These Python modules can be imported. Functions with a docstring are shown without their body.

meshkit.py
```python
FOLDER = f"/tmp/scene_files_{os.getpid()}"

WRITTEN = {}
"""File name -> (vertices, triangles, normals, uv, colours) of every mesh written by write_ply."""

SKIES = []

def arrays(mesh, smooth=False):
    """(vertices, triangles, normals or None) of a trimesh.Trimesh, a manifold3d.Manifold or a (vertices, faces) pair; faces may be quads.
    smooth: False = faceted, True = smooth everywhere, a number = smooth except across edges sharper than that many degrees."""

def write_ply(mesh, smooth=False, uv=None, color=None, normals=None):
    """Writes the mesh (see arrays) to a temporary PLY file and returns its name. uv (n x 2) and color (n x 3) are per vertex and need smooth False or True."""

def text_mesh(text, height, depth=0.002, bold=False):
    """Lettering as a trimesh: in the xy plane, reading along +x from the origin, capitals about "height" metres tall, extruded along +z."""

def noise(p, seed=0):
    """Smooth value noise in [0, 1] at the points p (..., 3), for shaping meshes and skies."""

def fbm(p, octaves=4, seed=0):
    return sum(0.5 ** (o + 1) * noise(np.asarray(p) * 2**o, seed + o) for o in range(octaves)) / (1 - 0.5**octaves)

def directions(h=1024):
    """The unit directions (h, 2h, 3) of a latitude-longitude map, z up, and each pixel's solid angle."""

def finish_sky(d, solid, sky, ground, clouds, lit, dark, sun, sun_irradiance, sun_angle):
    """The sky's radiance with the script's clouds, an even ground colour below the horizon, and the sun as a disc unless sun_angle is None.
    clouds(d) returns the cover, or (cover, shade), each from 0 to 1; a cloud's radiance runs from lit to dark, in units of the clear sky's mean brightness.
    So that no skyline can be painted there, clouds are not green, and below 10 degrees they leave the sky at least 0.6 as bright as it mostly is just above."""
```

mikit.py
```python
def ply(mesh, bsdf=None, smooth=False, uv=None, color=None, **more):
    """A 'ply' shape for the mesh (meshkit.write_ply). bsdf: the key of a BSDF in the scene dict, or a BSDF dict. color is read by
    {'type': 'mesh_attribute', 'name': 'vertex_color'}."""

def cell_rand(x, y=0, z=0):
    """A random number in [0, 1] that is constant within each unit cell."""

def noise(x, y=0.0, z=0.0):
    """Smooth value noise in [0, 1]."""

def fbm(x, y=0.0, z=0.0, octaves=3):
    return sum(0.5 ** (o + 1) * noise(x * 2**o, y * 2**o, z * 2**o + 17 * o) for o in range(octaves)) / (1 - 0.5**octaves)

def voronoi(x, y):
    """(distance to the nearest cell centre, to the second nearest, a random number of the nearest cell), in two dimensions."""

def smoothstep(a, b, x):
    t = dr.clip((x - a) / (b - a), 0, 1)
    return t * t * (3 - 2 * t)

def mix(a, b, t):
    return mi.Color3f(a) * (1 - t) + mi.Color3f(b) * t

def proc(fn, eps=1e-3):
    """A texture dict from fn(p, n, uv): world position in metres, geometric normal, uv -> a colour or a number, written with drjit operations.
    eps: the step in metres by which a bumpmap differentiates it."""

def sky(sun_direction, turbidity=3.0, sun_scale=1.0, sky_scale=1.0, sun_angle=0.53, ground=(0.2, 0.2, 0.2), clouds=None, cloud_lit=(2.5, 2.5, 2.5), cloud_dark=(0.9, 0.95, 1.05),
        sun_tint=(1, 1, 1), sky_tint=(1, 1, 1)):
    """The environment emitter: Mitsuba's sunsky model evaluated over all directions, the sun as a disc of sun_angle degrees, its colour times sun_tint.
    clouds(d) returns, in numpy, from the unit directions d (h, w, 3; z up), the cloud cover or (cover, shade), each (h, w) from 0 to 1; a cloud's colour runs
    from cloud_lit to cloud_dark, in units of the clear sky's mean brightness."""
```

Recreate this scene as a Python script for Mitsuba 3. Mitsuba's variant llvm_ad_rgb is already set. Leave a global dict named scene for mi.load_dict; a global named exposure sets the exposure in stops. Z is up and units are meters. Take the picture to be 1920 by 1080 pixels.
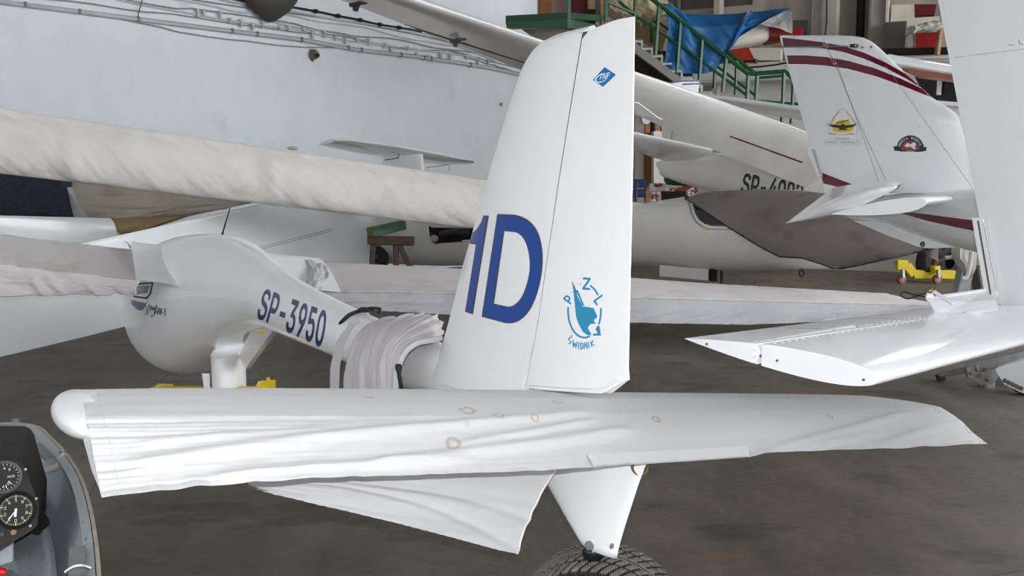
import math, numpy as np, trimesh, mitsuba as mi, mikit, meshkit, drjit as dr
from shapely.geometry import Polygon, LineString, Point
from shapely import affinity
from shapely.ops import unary_union
from mikit import noise, fbm, smoothstep, mix
T4 = mi.ScalarTransform4f
scene, labels = {}, {}
# ---------------------------------------------------------------- camera, sky, flash, exposure
F, HOR, EYE = 1700.0, 360.0, 1.42            # focal length in pixels of a 1920 wide frame, horizon row, eye height
PITCH = math.atan((540 - HOR) / F); cp, sp = math.cos(PITCH), math.sin(PITCH)
CAM = np.array([0, 0, EYE])
scene['camera'] = {'type': 'perspective', 'fov': math.degrees(2 * math.atan(960 / F)), 'fov_axis': 'x', 'near_clip': 0.05, 'far_clip': 300.0,
                   'to_world': T4().look_at(origin=[0, 0, EYE], target=[0, cp, EYE - sp], up=[0, 0, 1])}
exposure = 1.5
def clouds(d):
    c = meshkit.fbm(d * 2.5 + 3.0, 4, 5)
    return np.clip(0.92 + 0.6 * (c - 0.5), 0, 1), np.clip(1.6 * (c - 0.45), 0, 0.6)
scene['sky'] = {'sampling_weight': 22.0, **mikit.sky([-0.5, -0.3, 0.8], turbidity=4.0, sun_scale=0.0, sky_scale=3.6, clouds=clouds, cloud_lit=(1.42, 1.41, 1.42), cloud_dark=(0.98, 0.98, 1.0))}
FLASH = 4.7                                  # the camera's own flash, just above the lens (it throws the hard shadows in the photograph)
scene['camera_flash'] = {'type': 'spot', 'to_world': T4().look_at(origin=[0.0, -0.03, EYE + 0.075], target=[0, cp, EYE + 0.075 - sp], up=[0, 0, 1]),
                         'sampling_weight': 24.0, 'cutoff_angle': 56.0, 'beam_width': 44.0, 'intensity': {'type': 'rgb', 'value': [FLASH * 0.97, FLASH * 0.98, FLASH]}}
WINDOW_LIGHT = 1.9                            # daylight in the dirty back wall panes; also feeds the unseen right wall band

# ---------------------------------------------------------------- pixel rays and frames
def ray(u, v):
    r = (u - 960) / F; d = (v - 540) / F
    return np.array([r, cp - d * sp, -sp - d * cp])
def P(u, v, D): q = ray(u, v); return CAM + q * (D / q[1])
def PZ(u, v, z): q = ray(u, v); return CAM + q * ((z - EYE) / q[2])
def PP(u, v, o, n): q = ray(u, v); return CAM + q * (np.dot(np.subtract(o, CAM), n) / np.dot(q, n))
def unit(a): a = np.asarray(a, float); return a / np.linalg.norm(a)
class Frame:
    """A craft's own axes: x forward, y to its left, z up."""
    def __init__(s, o, yaw, bank=0, pitch=0):
        yaw, b, th = np.radians([yaw, bank, pitch])
        f = np.array([-np.sin(yaw), np.cos(yaw), 0]); U = np.array([0, 0, 1.]); L = np.cross(U, f)
        F2 = f * np.cos(th) + U * np.sin(th); U2 = U * np.cos(th) - f * np.sin(th)
        s.M = np.stack([F2, L * np.cos(b) + U2 * np.sin(b), U2 * np.cos(b) - L * np.sin(b)]); s.T = np.array(o, float)
    def W(s, *a): return np.asarray(a[0] if len(a) == 1 else a, float) @ s.M + s.T
    def L(s, w): return (np.asarray(w) - s.T) @ s.M.T
    def on(s, axis, val, u, v): return s.L(PP(u, v, s.T + s.M[axis] * val, s.M[axis]))
    def onw(s, axis, val, u, v): return PP(u, v, s.T + s.M[axis] * val, s.M[axis])
Z = np.array([0, 0, 1.])

# ---------------------------------------------------------------- naming
taken = {}
def key_for(name, parent=None):
    k = f'{parent}__{name}' if parent else name
    n = taken.get(k, -1) + 1; taken[k] = n
    return k if n == 0 else f'{k}_{n:03d}'
def thing(name, label, cat, group=None):
    k = key_for(name); labels[k] = {'label': label, 'category': cat}
    if group: labels[k]['group'] = group
    return k
def add(name, mesh, mat, parent=None, smooth=40, label=None, cat=None, group=None, kind=None, **kw):
    k = key_for(name, parent)
    scene[k] = mikit.ply(mesh, mat, smooth=smooth, **kw)
    d = {a: b for a, b in (('label', label), ('category', cat), ('group', group), ('kind', kind)) if b}
    if d: labels[k] = d
    return k
def one(name, mesh, mat, label, cat, smooth=40, group=None): return add(name, mesh, mat, None, smooth, label, cat, group)
def struct(name, mesh, mat, smooth=False, parent=None): return add(name, mesh, mat, parent, smooth, kind=None if parent else 'structure')

# ---------------------------------------------------------------- mesh helpers
cat_ = trimesh.util.concatenate
def TM(v, f): return trimesh.Trimesh(np.asarray(v, float), np.asarray(f), process=False)
def gridmesh(g, closed=False, caps=False):
    g = np.asarray(g, float); k, n = g.shape[:2]
    idx = np.arange(k * n).reshape(k, n)
    nx = np.roll(idx, -1, 1) if closed else idx[:, 1:]
    a = idx if closed else idx[:, :-1]
    q = np.stack([a[:-1], nx[:-1], nx[1:], a[1:]], -1).reshape(-1, 4)
    f = [q[:, [0, 1, 2]], q[:, [0, 2, 3]]]; v = [g.reshape(-1, 3)]
    if caps:
        m = k * n
        for j, row, flip in ((0, idx[0], True), (1, idx[-1], False)):
            v.append(g[0 if j == 0 else -1].mean(0)[None]); c = np.full(n, m + j)
            t = np.stack([row, np.roll(row, -1), c], -1); f.append(t[:, ::-1] if flip else t)
    return TM(np.vstack(v), np.vstack(f))
def loft(rings, caps=True): return gridmesh(rings, True, caps)
def lerp(a, b, t): return np.asarray(a, float) * (1 - t) + np.asarray(b, float) * t
def resample(pts, n, smooth=True):
    """n points along a polyline with given control points; smooth = Catmull-Rom like (pchip)."""
    from scipy.interpolate import PchipInterpolator
    pts = np.asarray(pts, float); s = np.r_[0, np.cumsum(np.linalg.norm(np.diff(pts, axis=0), axis=1))]
    t = np.linspace(0, s[-1], n)
    if smooth and len(pts) > 2: return PchipInterpolator(s, pts)(t)
    return np.stack([np.interp(t, s, pts[:, j]) for j in range(pts.shape[1])], -1)
def atpar(ts, pts, t):
    from scipy.interpolate import PchipInterpolator
    return PchipInterpolator(ts, np.asarray(pts, float))(t)
def tube(pts, r, n=8, caps=True):
    p = np.asarray(pts, float); t = np.gradient(p, axis=0); t /= np.linalg.norm(t, axis=1, keepdims=True) + 1e-12
    ref = Z if abs(unit(p[-1] - p[0])[2]) < 0.9 else np.array([1., 0, 0])
    a = np.cross(t, ref); a /= np.linalg.norm(a, axis=1, keepdims=True) + 1e-12; b = np.cross(t, a)
    th = np.arange(n) * 2 * np.pi / n; r = np.broadcast_to(r, (len(p),))[:, None, None]
    return loft(p[:, None] + r * (np.cos(th)[None, :, None] * a[:, None] + np.sin(th)[None, :, None] * b[:, None]), caps)
def bar(p0, p1, w, h=None, up=Z, bev=0.12):
    """A beam with chamfered edges from p0 to p1; w across, h along up."""
    h = w if h is None else h; p0, p1 = np.asarray(p0, float), np.asarray(p1, float); d = unit(p1 - p0)
    if abs(np.dot(d, up)) > 0.95: up = np.array([0.3, -1., 0])
    s = unit(np.cross(d, up)); u = np.cross(s, d); c = bev * min(w, h)
    prof = [(-w / 2 + c, -h / 2), (w / 2 - c, -h / 2), (w / 2, -h / 2 + c), (w / 2, h / 2 - c), (w / 2 - c, h / 2), (-w / 2 + c, h / 2), (-w / 2, h / 2 - c), (-w / 2, -h / 2 + c)]
    return loft([[p + s * x + u * y for x, y in prof] for p in (p0, p1)])
def plate(pts, th, n=None, bev=0.0):
    """A flat plate: polygon of 3-D points (its front face), thickness th away from n (n points to the viewer)."""
    pts = np.asarray(pts, float); c = pts.mean(0)
    nn = sum(np.cross(pts[i] - c, pts[(i + 1) % len(pts)] - c) for i in range(len(pts))); nn = unit(nn)
    if np.dot(nn, CAM - c) < 0: nn = -nn
    ex = unit(pts[1] - pts[0]); ey = np.cross(nn, ex)
    poly = Polygon([((q - c) @ ex, (q - c) @ ey) for q in pts])
    if not poly.is_valid: poly = poly.buffer(0)
    m = trimesh.creation.extrude_polygon(poly, th, engine='earcut')
    v = m.vertices; m.vertices = c + v[:, :1] * ex + v[:, 1:2] * ey + (v[:, 2:] - th) * nn
    return m
def airfoil(n=24, tc=0.12, camber=0.02, a=0.0, b=1.0, blunt=0.0):
    """Closed loop of (x, z) in chord fractions between a and b: top side a->b then bottom side back."""
    x = a + (b - a) * (1 - np.cos(np.linspace(0, np.pi, n))) / 2
    y = 5 * tc * (0.2969 * np.sqrt(x) - 0.126 * x - 0.3516 * x**2 + 0.2843 * x**3 - 0.1036 * x**4) + blunt * x
    c = camber * 4 * x * (1 - x)
    return np.r_[np.stack([x, c + y], -1), np.stack([x, c - y], -1)[::-1][1:-1] if a == 0 and b == 1 else np.stack([x, c - y], -1)[::-1]]
def wing(secs, n=24, camber=0.02, a=0.0, b=1.0, caps=True):
    """secs: (LE, TE, thickness ratio, up)"""
    rings = []
    for le, te, tc, up in secs:
        le, te = np.asarray(le, float), np.asarray(te, float); ch = te - le; c = np.linalg.norm(ch)
        up = unit(np.asarray(up) - np.dot(up, ch) / c**2 * ch)
        pr = airfoil(n, tc, camber, a, b); rings.append([le + ch * x + up * z * c for x, z in pr])
    return loft(rings, caps)
def refine(g, ku, kv, order=3):
    from scipy.ndimage import map_coordinates
    g = np.asarray(g, float); k, n = g.shape[:2]
    uu, vv = np.meshgrid(np.linspace(0, k - 1, ku), np.linspace(0, n - 1, kv), indexing='ij')
    return np.stack([map_coordinates(g[..., j], [uu, vv], order=min(order, k - 1, n - 1) if order > 1 else 1, mode='nearest') for j in range(3)], -1)
def gnormals(g):
    du = np.gradient(g, axis=0); dv = np.gradient(g, axis=1); n = np.cross(du, dv)
    return n / (np.linalg.norm(n, axis=2, keepdims=True) + 1e-12)
def wrinkle(g, amp, fu, fv, seed=0, octv=3, mask=None, towards=None):
    k, n = g.shape[:2]; uu, vv = np.meshgrid(np.linspace(0, 1, k), np.linspace(0, 1, n), indexing='ij')
    w = meshkit.fbm(np.stack([uu * fu + 0.35 * vv * fu, vv * fv, 0 * uu + seed * 7.3], -1), octv, seed) - 0.5
    if mask is not None: w = w * mask(uu, vv)
    nn = gnormals(g)
    if towards is not None: nn = nn * np.sign((nn * (towards - g)).sum(-1, keepdims=True))
    return g + nn * (2 * amp * w)[..., None]
def ellipsoid(c, rx, ry, rz, M=np.eye(3), sub=3):
    m = trimesh.creation.icosphere(sub); m.vertices = (m.vertices * [rx, ry, rz]) @ np.asarray(M) + c; return m
def cyl(p0, p1, r, n=24, r1=None, rounds=0.1):
    p0, p1 = np.asarray(p0, float), np.asarray(p1, float); d = p1 - p0; L = np.linalg.norm(d); r1 = r if r1 is None else r1
    e = min(rounds * min(r, r1), 0.3 * L) / L
    ts, rs = [0, 1e-4, e, 1 - e, 1 - 1e-4, 1], [r * (1 - rounds) * 0.6, r * (1 - rounds), r, r1, r1 * (1 - rounds), r1 * (1 - rounds) * 0.6]
    return tube([p0 + d * t for t in ts], rs, n)
def lathe(prof, o, axis, n=40, closed=False):
    """prof: (radius, along axis) points"""
    axis = unit(axis); a = unit(np.cross(axis, [0.31, 0.2, 0.93])); b = np.cross(axis, a); th = np.arange(n) * 2 * np.pi / n
    g = np.array([[np.asarray(o) + axis * z + r * (math.cos(t) * a + math.sin(t) * b) for t in th] for r, z in prof])
    return gridmesh(np.concatenate([g, g[:1]]) if closed else g, True)
def box8(c, ex, ey, ez, sx, sy, sz, bev=0.01):
    c, ex, ey, ez = (np.asarray(q, float) for q in (c, ex, ey, ez))
    return bar(c - ex * sx / 2, c + ex * sx / 2, sy, sz, up=ez, bev=bev / min(sy, sz)) if abs(np.dot(unit(ex), unit(ez))) < 0.9 else None

# ---------------------------------------------------------------- flat print laid onto curved skins
def tri2d(poly, size):
    out = []
    for g in getattr(poly, 'geoms', [poly]):
        if g.is_empty or g.geom_type != 'Polygon': continue
        v, f = trimesh.creation.triangulate_polygon(g, engine='earcut'); out.append((np.c_[v, np.zeros(len(v))], f))
    v, f = out[0]
    m = cat_([TM(*o) for o in out]); v, f = trimesh.remesh.subdivide_to_size(m.vertices, m.faces, size, max_iter=12)
    return v[:, :2], f
def decal(v2, f, mesh, off=0.0012):
    """Carries a flat shape (in picture pixels) onto the skin it is printed on."""
    d = np.array([ray(*q) for q in v2]); o = np.tile(CAM, (len(d), 1))
    loc, ir, it = mesh.ray.intersects_location(o, d, multiple_hits=False)
    V = np.full((len(d), 3), np.nan); n = mesh.face_normals[it]; n = n * np.sign((n * (CAM - loc)).sum(1, keepdims=True)); V[ir] = loc + n * off
    f = f[~np.isnan(V[f]).any((1, 2))]; used, inv = np.unique(f, return_inverse=True)
    return TM(V[used], inv.reshape(-1, 3))
def text2d(text, bold=True):
    m = meshkit.text_mesh(text, 1.0, 0.1, bold); keep = np.abs(m.face_normals[:, 2] - 1) < 1e-3
    return m.vertices[:, :2], m.faces[keep]
def quad_text(text, TL, TR, BR, BL, bold=True, size=8.0):
    v, f = text2d(text, bold); lo, hi = v.min(0), v.max(0); s = (v - lo) / (hi - lo)
    TL, TR, BR, BL = (np.asarray(q, float) for q in (TL, TR, BR, BL)); x, y = s[:, :1], s[:, 1:]
    q = (BL * (1 - x) + BR * x) * (1 - y) + (TL * (1 - x) + TR * x) * y
    m = TM(np.c_[q, np.zeros(len(q))], f); used = np.unique(f); 
    v, f = trimesh.remesh.subdivide_to_size(m.vertices, m.faces, size, max_iter=12)
    return v[:, :2], f
def zp(pts, ox, oy, k=3.0): return [(x / k + ox, y / k + oy) for x, y in pts]
def stroke(pts, w): return LineString(pts).buffer(w / 2, cap_style=2)

# ---------------------------------------------------------------- materials
def rgb(c): return {'type': 'rgb', 'value': list(map(float, c))}
def s2l(r, g, b): return [((c / 255 + 0.055) / 1.055) ** 2.4 if c > 10 else c / 255 / 12.92 for c in (r, g, b)]
def mat(name, col, rough=0.5, spec=0.5, metal=0.0, coat=0.0, bump=None, bs=0.001, sheen=0.0):
    d = {'type': 'principled', 'base_color': col if isinstance(col, dict) else rgb(col), 'roughness': rough, 'specular': spec, 'metallic': metal}
    if coat: d.update(clearcoat=coat, clearcoat_gloss=0.95)
    if sheen: d['sheen'] = sheen
    if bump is not None: d = {'type': 'bumpmap', 'nested': d, 'arbitrary': bump, 'scale': bs}
    scene[name] = {'type': 'twosided', 'bsdf': d}; return name
def floor_col(p, n, uv):
    a = fbm(p.x * 0.9, p.y * 0.9, 0.0, 4); b = fbm(p.x * 7 + 3, p.y * 3.0, 1.0, 4); c = fbm(p.x * 30, p.y * 45, 2.0, 3); st = fbm(p.x * 2.2 + 9, p.y * 5.5, 4.0, 4)
    k = 0.62 + 0.30 * a + 0.34 * (b - 0.5) + 0.22 * (c - 0.5)
    col = mix([0.125, 0.101, 0.077], [0.166, 0.142, 0.112], a) * k
    col = col * (1 - 0.30 * smoothstep(0.62, 0.78, st)) 
    col = mix([0, 0, 0], [1, 1, 1], 1.0) * col
    speck = smoothstep(0.80, 0.86, noise(p.x * 55, p.y * 55, 7.0)) * smoothstep(0.55, 0.7, noise(p.x * 3, p.y * 3, 8.0))
    col = col + mi.Color3f(0.05, 0.048, 0.045) * speck * smoothstep(0.62, 0.75, noise(p.x * 0.8 + 4, p.y * 0.8, 2.0))
    jx = dr.abs(p.y - 2.62 - 0.35 * p.x + 0.012 * noise(p.x * 9, 0.0, 3.0))      # a crack in the slab
    jy = dr.abs(p.x + 1.95 + 0.25 * (p.y - 4) + 0.03 * noise(p.y * 6, 1.0, 5.0))
    col = col * (1 - 0.5 * (1 - smoothstep(0.002, 0.007, jx))) * (1 - 0.4 * (1 - smoothstep(0.002, 0.006, jy)))
    rust = smoothstep(0.03, 0.0, dr.sqrt(dr.square((p.x - 0.82) * 0.45) + dr.square(p.y - 3.42)) - 0.035 * noise(p.x * 40, p.y * 40, 1.0))
    return mix([0, 0, 0], [1, 1, 1], 1.0) * col * (1 - 0.7 * rust) + mi.Color3f(0.16, 0.075, 0.04) * 0.7 * rust
mat('m_floor', mikit.proc(floor_col), 0.55, 0.35, bump=mikit.proc(lambda p, n, uv: fbm(p.x * 25, p.y * 25, 0.0, 3)), bs=0.0015)
def wall_col(p, n, uv):
    a = fbm(p.x * 0.7, p.y * 0.7, p.z * 0.9, 4); b = fbm(p.x * 5, p.y * 5, p.z * 2.0, 3)
    d = smoothstep(0.66, 0.8, fbm(p.x * 2.5, p.y * 2.5, p.z * 1.2 + 5, 4))
    return mix([0.75, 0.805, 0.845], [0.83, 0.87, 0.895], a) * (0.96 + 0.08 * b) * (1 - 0.10 * d)
mat('m_wall', mikit.proc(wall_col), 0.75, 0.2, bump=mikit.proc(lambda p, n, uv: fbm(p.x * 6, p.y * 6, p.z * 6, 3)), bs=0.004)
def conc_col(p, n, uv):
    a = fbm(p.x * 1.3, p.y * 1.3, p.z * 0.8, 4); st = smoothstep(0.5, 0.8, fbm(p.x * 4, p.y * 4, p.z * 1.1, 4))
    return mix([0.26, 0.23, 0.19], [0.44, 0.40, 0.33], a) * (1 - 0.3 * st)
mat('m_concrete', mikit.proc(conc_col), 0.8, 0.2)
mat('m_beam', mikit.proc(lambda p, n, uv: mix([0.42, 0.41, 0.39], [0.66, 0.65, 0.62], fbm(p.x * 2, p.y * 2, p.z * 3, 4))), 0.7, 0.2)
mat('m_ceiling', mikit.proc(lambda p, n, uv: mix([0.09, 0.085, 0.08], [0.16, 0.155, 0.145], fbm(p.x, p.y, 0.0, 3))), 0.8, 0.2)
def gel(name, c, dirt=0.06, rough=0.12):
    return mat(name, mikit.proc(lambda p, n, uv: mi.Color3f(*c) * (1 - dirt * fbm(p.x * 3, p.y * 3, p.z * 3, 3))), rough, 0.5, coat=0.6)
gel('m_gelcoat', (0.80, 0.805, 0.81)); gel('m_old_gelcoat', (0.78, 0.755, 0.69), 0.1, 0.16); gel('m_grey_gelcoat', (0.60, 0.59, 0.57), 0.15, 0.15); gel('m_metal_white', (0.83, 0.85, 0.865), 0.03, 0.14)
def cloth_mat(name, c, dirt, stain=0.0, sc=400):
    def col(p, n, uv):
        a = fbm(p.x * 2.2, p.y * 2.2, p.z * 2.2, 4); b = fbm(p.x * 18, p.y * 18, p.z * 18, 3); s = smoothstep(0.60, 0.78, fbm(p.x * 5 + 2, p.y * 5, p.z * 5 + 1, 4))
        return mi.Color3f(*c) * (1 - dirt * a - 0.05 * b) * (1 - stain * s * mi.Color3f(0.6, 0.8, 1.0))
    return mat(name, mikit.proc(col), 0.85, 0.1, sheen=0.2, bump=mikit.proc(lambda p, n, uv: fbm(p.x * 90, p.y * 90, p.z * 90, 2)), bs=0.0006)
cloth_mat('m_cloth_white', (0.56, 0.56, 0.57), 0.05, 0.05); cloth_mat('m_cloth_wing', (0.60, 0.57, 0.56), 0.20, 0.12); cloth_mat('m_canvas', (0.76, 0.73, 0.69), 0.10, 0.12)
cloth_mat('m_canvas_dirty', (0.62, 0.56, 0.46), 0.25, 0.3); cloth_mat('m_tarp_grey', (0.23, 0.197, 0.188), 0.15, 0.25); cloth_mat('m_skirt_shaded', (0.44, 0.43, 0.455), 0.2, 0.15); cloth_mat('m_cloth_grey', (0.55, 0.53, 0.535), 0.2, 0.2); cloth_mat('m_navy', (0.030, 0.040, 0.085), 0.2, 0.1)
mat('m_tarp_blue', mikit.proc(lambda p, n, uv: mix([0.008, 0.075, 0.21], [0.015, 0.12, 0.31], fbm(p.x * 3, p.y * 3, p.z * 3, 3))), 0.5, 0.35)
cloth_mat('m_tarp_beige', (0.52, 0.44, 0.27), 0.25, 0.2); cloth_mat('m_tarp_back', (0.50, 0.47, 0.42), 0.2, 0.2)
mat('m_blue', s2l(0, 58, 138), 0.22, 0.5, coat=0.5); mat('m_navy_paint', s2l(28, 52, 98), 0.2, 0.5, coat=0.5); mat('m_teal', s2l(38, 134, 172), 0.25, 0.5); mat('m_logo_blue', s2l(20, 110, 170), 0.25, 0.5)
mat('m_black_print', (0.012, 0.012, 0.014), 0.3, 0.4); mat('m_white_print', (0.75, 0.76, 0.78), 0.3, 0.4); mat('m_maroon', s2l(98, 8, 38), 0.18, 0.5, coat=0.6)
mat('m_yellow_print', s2l(225, 195, 30), 0.3, 0.4); mat('m_orange_print', s2l(230, 160, 40), 0.3, 0.4); mat('m_brown_print', s2l(140, 72, 55), 0.3, 0.4); mat('m_grey_print', (0.50, 0.51, 0.52), 0.3, 0.4); mat('m_dark_print', (0.03, 0.03, 0.035), 0.3, 0.4)
mat('m_seam', (0.10, 0.085, 0.065), 0.7, 0.2); mat('m_fine_seam', (0.36, 0.36, 0.36), 0.5, 0.3); mat('m_black', (0.012, 0.012, 0.012), 0.5, 0.4); mat('m_rubber', (0.020, 0.019, 0.018), 0.65, 0.3)
mat('m_black_gloss', (0.01, 0.01, 0.01), 0.12, 0.5)
mat('m_steel', (0.55, 0.55, 0.56), 0.28, 0.5, metal=1.0); mat('m_dull_steel', mikit.proc(lambda p, n, uv: mix([0.16, 0.165, 0.17], [0.32, 0.33, 0.33], fbm(p.x * 20, p.y * 20, p.z * 20, 3))), 0.42, 0.5, metal=0.5)
mat('m_brass', mikit.proc(lambda p, n, uv: mix([0.16, 0.09, 0.03], [0.55, 0.42, 0.20], fbm(p.x * 50, p.y * 50, p.z * 50, 3))), 0.3, 0.5, metal=0.8)
mat('m_green', s2l(8, 70, 30), 0.35, 0.5); mat('m_green_dark', s2l(10, 60, 30), 0.4, 0.5); mat('m_yellow', mikit.proc(lambda p, n, uv: mix([0.55, 0.40, 0.01], [0.72, 0.55, 0.02], fbm(p.x * 9, p.y * 9, p.z * 9, 3))), 0.4, 0.5)
def wood(name, a, b): return mat(name, mikit.proc(lambda p, n, uv: mix(a, b, fbm(p.x * 6 + p.y * 6, p.z * 40, p.y * 3, 3))), 0.6, 0.3)
wood('m_wood_dark', [0.035, 0.020, 0.012], [0.085, 0.05, 0.03]); wood('m_wood', [0.20, 0.11, 0.05], [0.33, 0.19, 0.08]); wood('m_ply', [0.26, 0.17, 0.08], [0.36, 0.25, 0.13]); wood('m_orange_wood', [0.22, 0.085, 0.015], [0.32, 0.14, 0.03])
mat('m_paint_splat', mikit.proc(lambda p, n, uv: mix(mix([0.42, 0.38, 0.34], [0.18, 0.035, 0.025], smoothstep(0.45, 0.55, fbm(p.x * 5, p.y * 5, p.z * 9, 3))), [0.6, 0.55, 0.5], smoothstep(0.55, 0.62, fbm(p.x * 14, p.y * 14, p.z * 14, 3)))), 0.6, 0.3)
mat('m_step', (0.45, 0.44, 0.42), 0.6, 0.3); mat('m_stringer', (0.20, 0.19, 0.175), 0.5, 0.4); mat('m_red', s2l(150, 22, 22), 0.5, 0.3); mat('m_orange_red', s2l(170, 45, 28), 0.5, 0.3); mat('m_cream', mikit.proc(lambda p, n, uv: mix([0.52, 0.47, 0.38], [0.66, 0.61, 0.52], fbm(p.x * 3, p.y * 3, p.z * 5, 3))), 0.55, 0.3)
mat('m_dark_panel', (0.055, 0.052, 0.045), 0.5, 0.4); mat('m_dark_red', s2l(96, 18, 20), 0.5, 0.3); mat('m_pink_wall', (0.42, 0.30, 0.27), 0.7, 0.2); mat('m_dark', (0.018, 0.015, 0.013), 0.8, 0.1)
mat('m_pipe', mikit.proc(lambda p, n, uv: mix([0.42, 0.43, 0.43], [0.62, 0.64, 0.65], fbm(p.x * 4, p.y * 4, p.z * 9, 3))), 0.5, 0.4); mat('m_cable', (0.30, 0.29, 0.28), 0.5, 0.4); mat('m_cable_white', (0.60, 0.60, 0.60), 0.5, 0.4)
mat('m_copper', (0.42, 0.16, 0.11), 0.15, 0.5, metal=0.3, coat=0.6); mat('m_blue_stool', (0.015, 0.035, 0.11), 0.5, 0.4); mat('m_red_knob', s2l(215, 25, 25), 0.25, 0.5)
def hammer_col(p, n, uv):
    s = smoothstep(0.82, 0.88, noise(p.x * 230, p.y * 230, p.z * 230)); a = fbm(p.x * 6, p.y * 6, p.z * 6, 3)
    return mix([0.20, 0.25, 0.265], [0.36, 0.42, 0.44], a) * (1 - 0.8 * s)
mat('m_hammertone', mikit.proc(hammer_col), 0.32, 0.5, metal=0.15); mat('m_grey_paint', mikit.proc(lambda p, n, uv: mix([0.23, 0.28, 0.30], [0.33, 0.38, 0.40], fbm(p.x * 7, p.y * 7, p.z * 2, 3))), 0.4, 0.5)
mat('m_worn_edge', mikit.proc(lambda p, n, uv: mix([0.32, 0.27, 0.20], [0.52, 0.46, 0.36], fbm(p.x * 30, p.y * 30, p.z * 30, 3))), 0.5, 0.4); mat('m_housing', mikit.proc(lambda p, n, uv: mix([0.010, 0.009, 0.008], [0.024, 0.021, 0.018], fbm(p.x * 12, p.y * 12, p.z * 12, 3))), 0.6, 0.25)
mat('m_dial', (0.008, 0.008, 0.008), 0.5, 0.2); mat('m_dial_white', (0.85, 0.85, 0.78), 0.5, 0.2); mat('m_dial_lume', (0.75, 0.78, 0.40), 0.5, 0.2)
mat('m_pane_dark', mikit.proc(lambda p, n, uv: mix([0.035, 0.032, 0.030], [0.12, 0.115, 0.11], fbm(p.x * 3, p.y * 3, p.z * 3, 3))), 0.3, 0.5); mat('m_frame_grey', (0.22, 0.20, 0.18), 0.6, 0.3)
scene['m_glass'] = {'type': 'thindielectric', 'int_ior': 1.5}
scene['m_tint'] = {'type': 'twosided', 'bsdf': {'type': 'principled', 'base_color': rgb((0.012, 0.012, 0.014)), 'roughness': 0.06, 'specular': 0.6}}
def ringmat(name, base, ring): return mat(name, mikit.proc(lambda p, n, uv: mi.Color3f(*base)), 0.85, 0.1)
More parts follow.
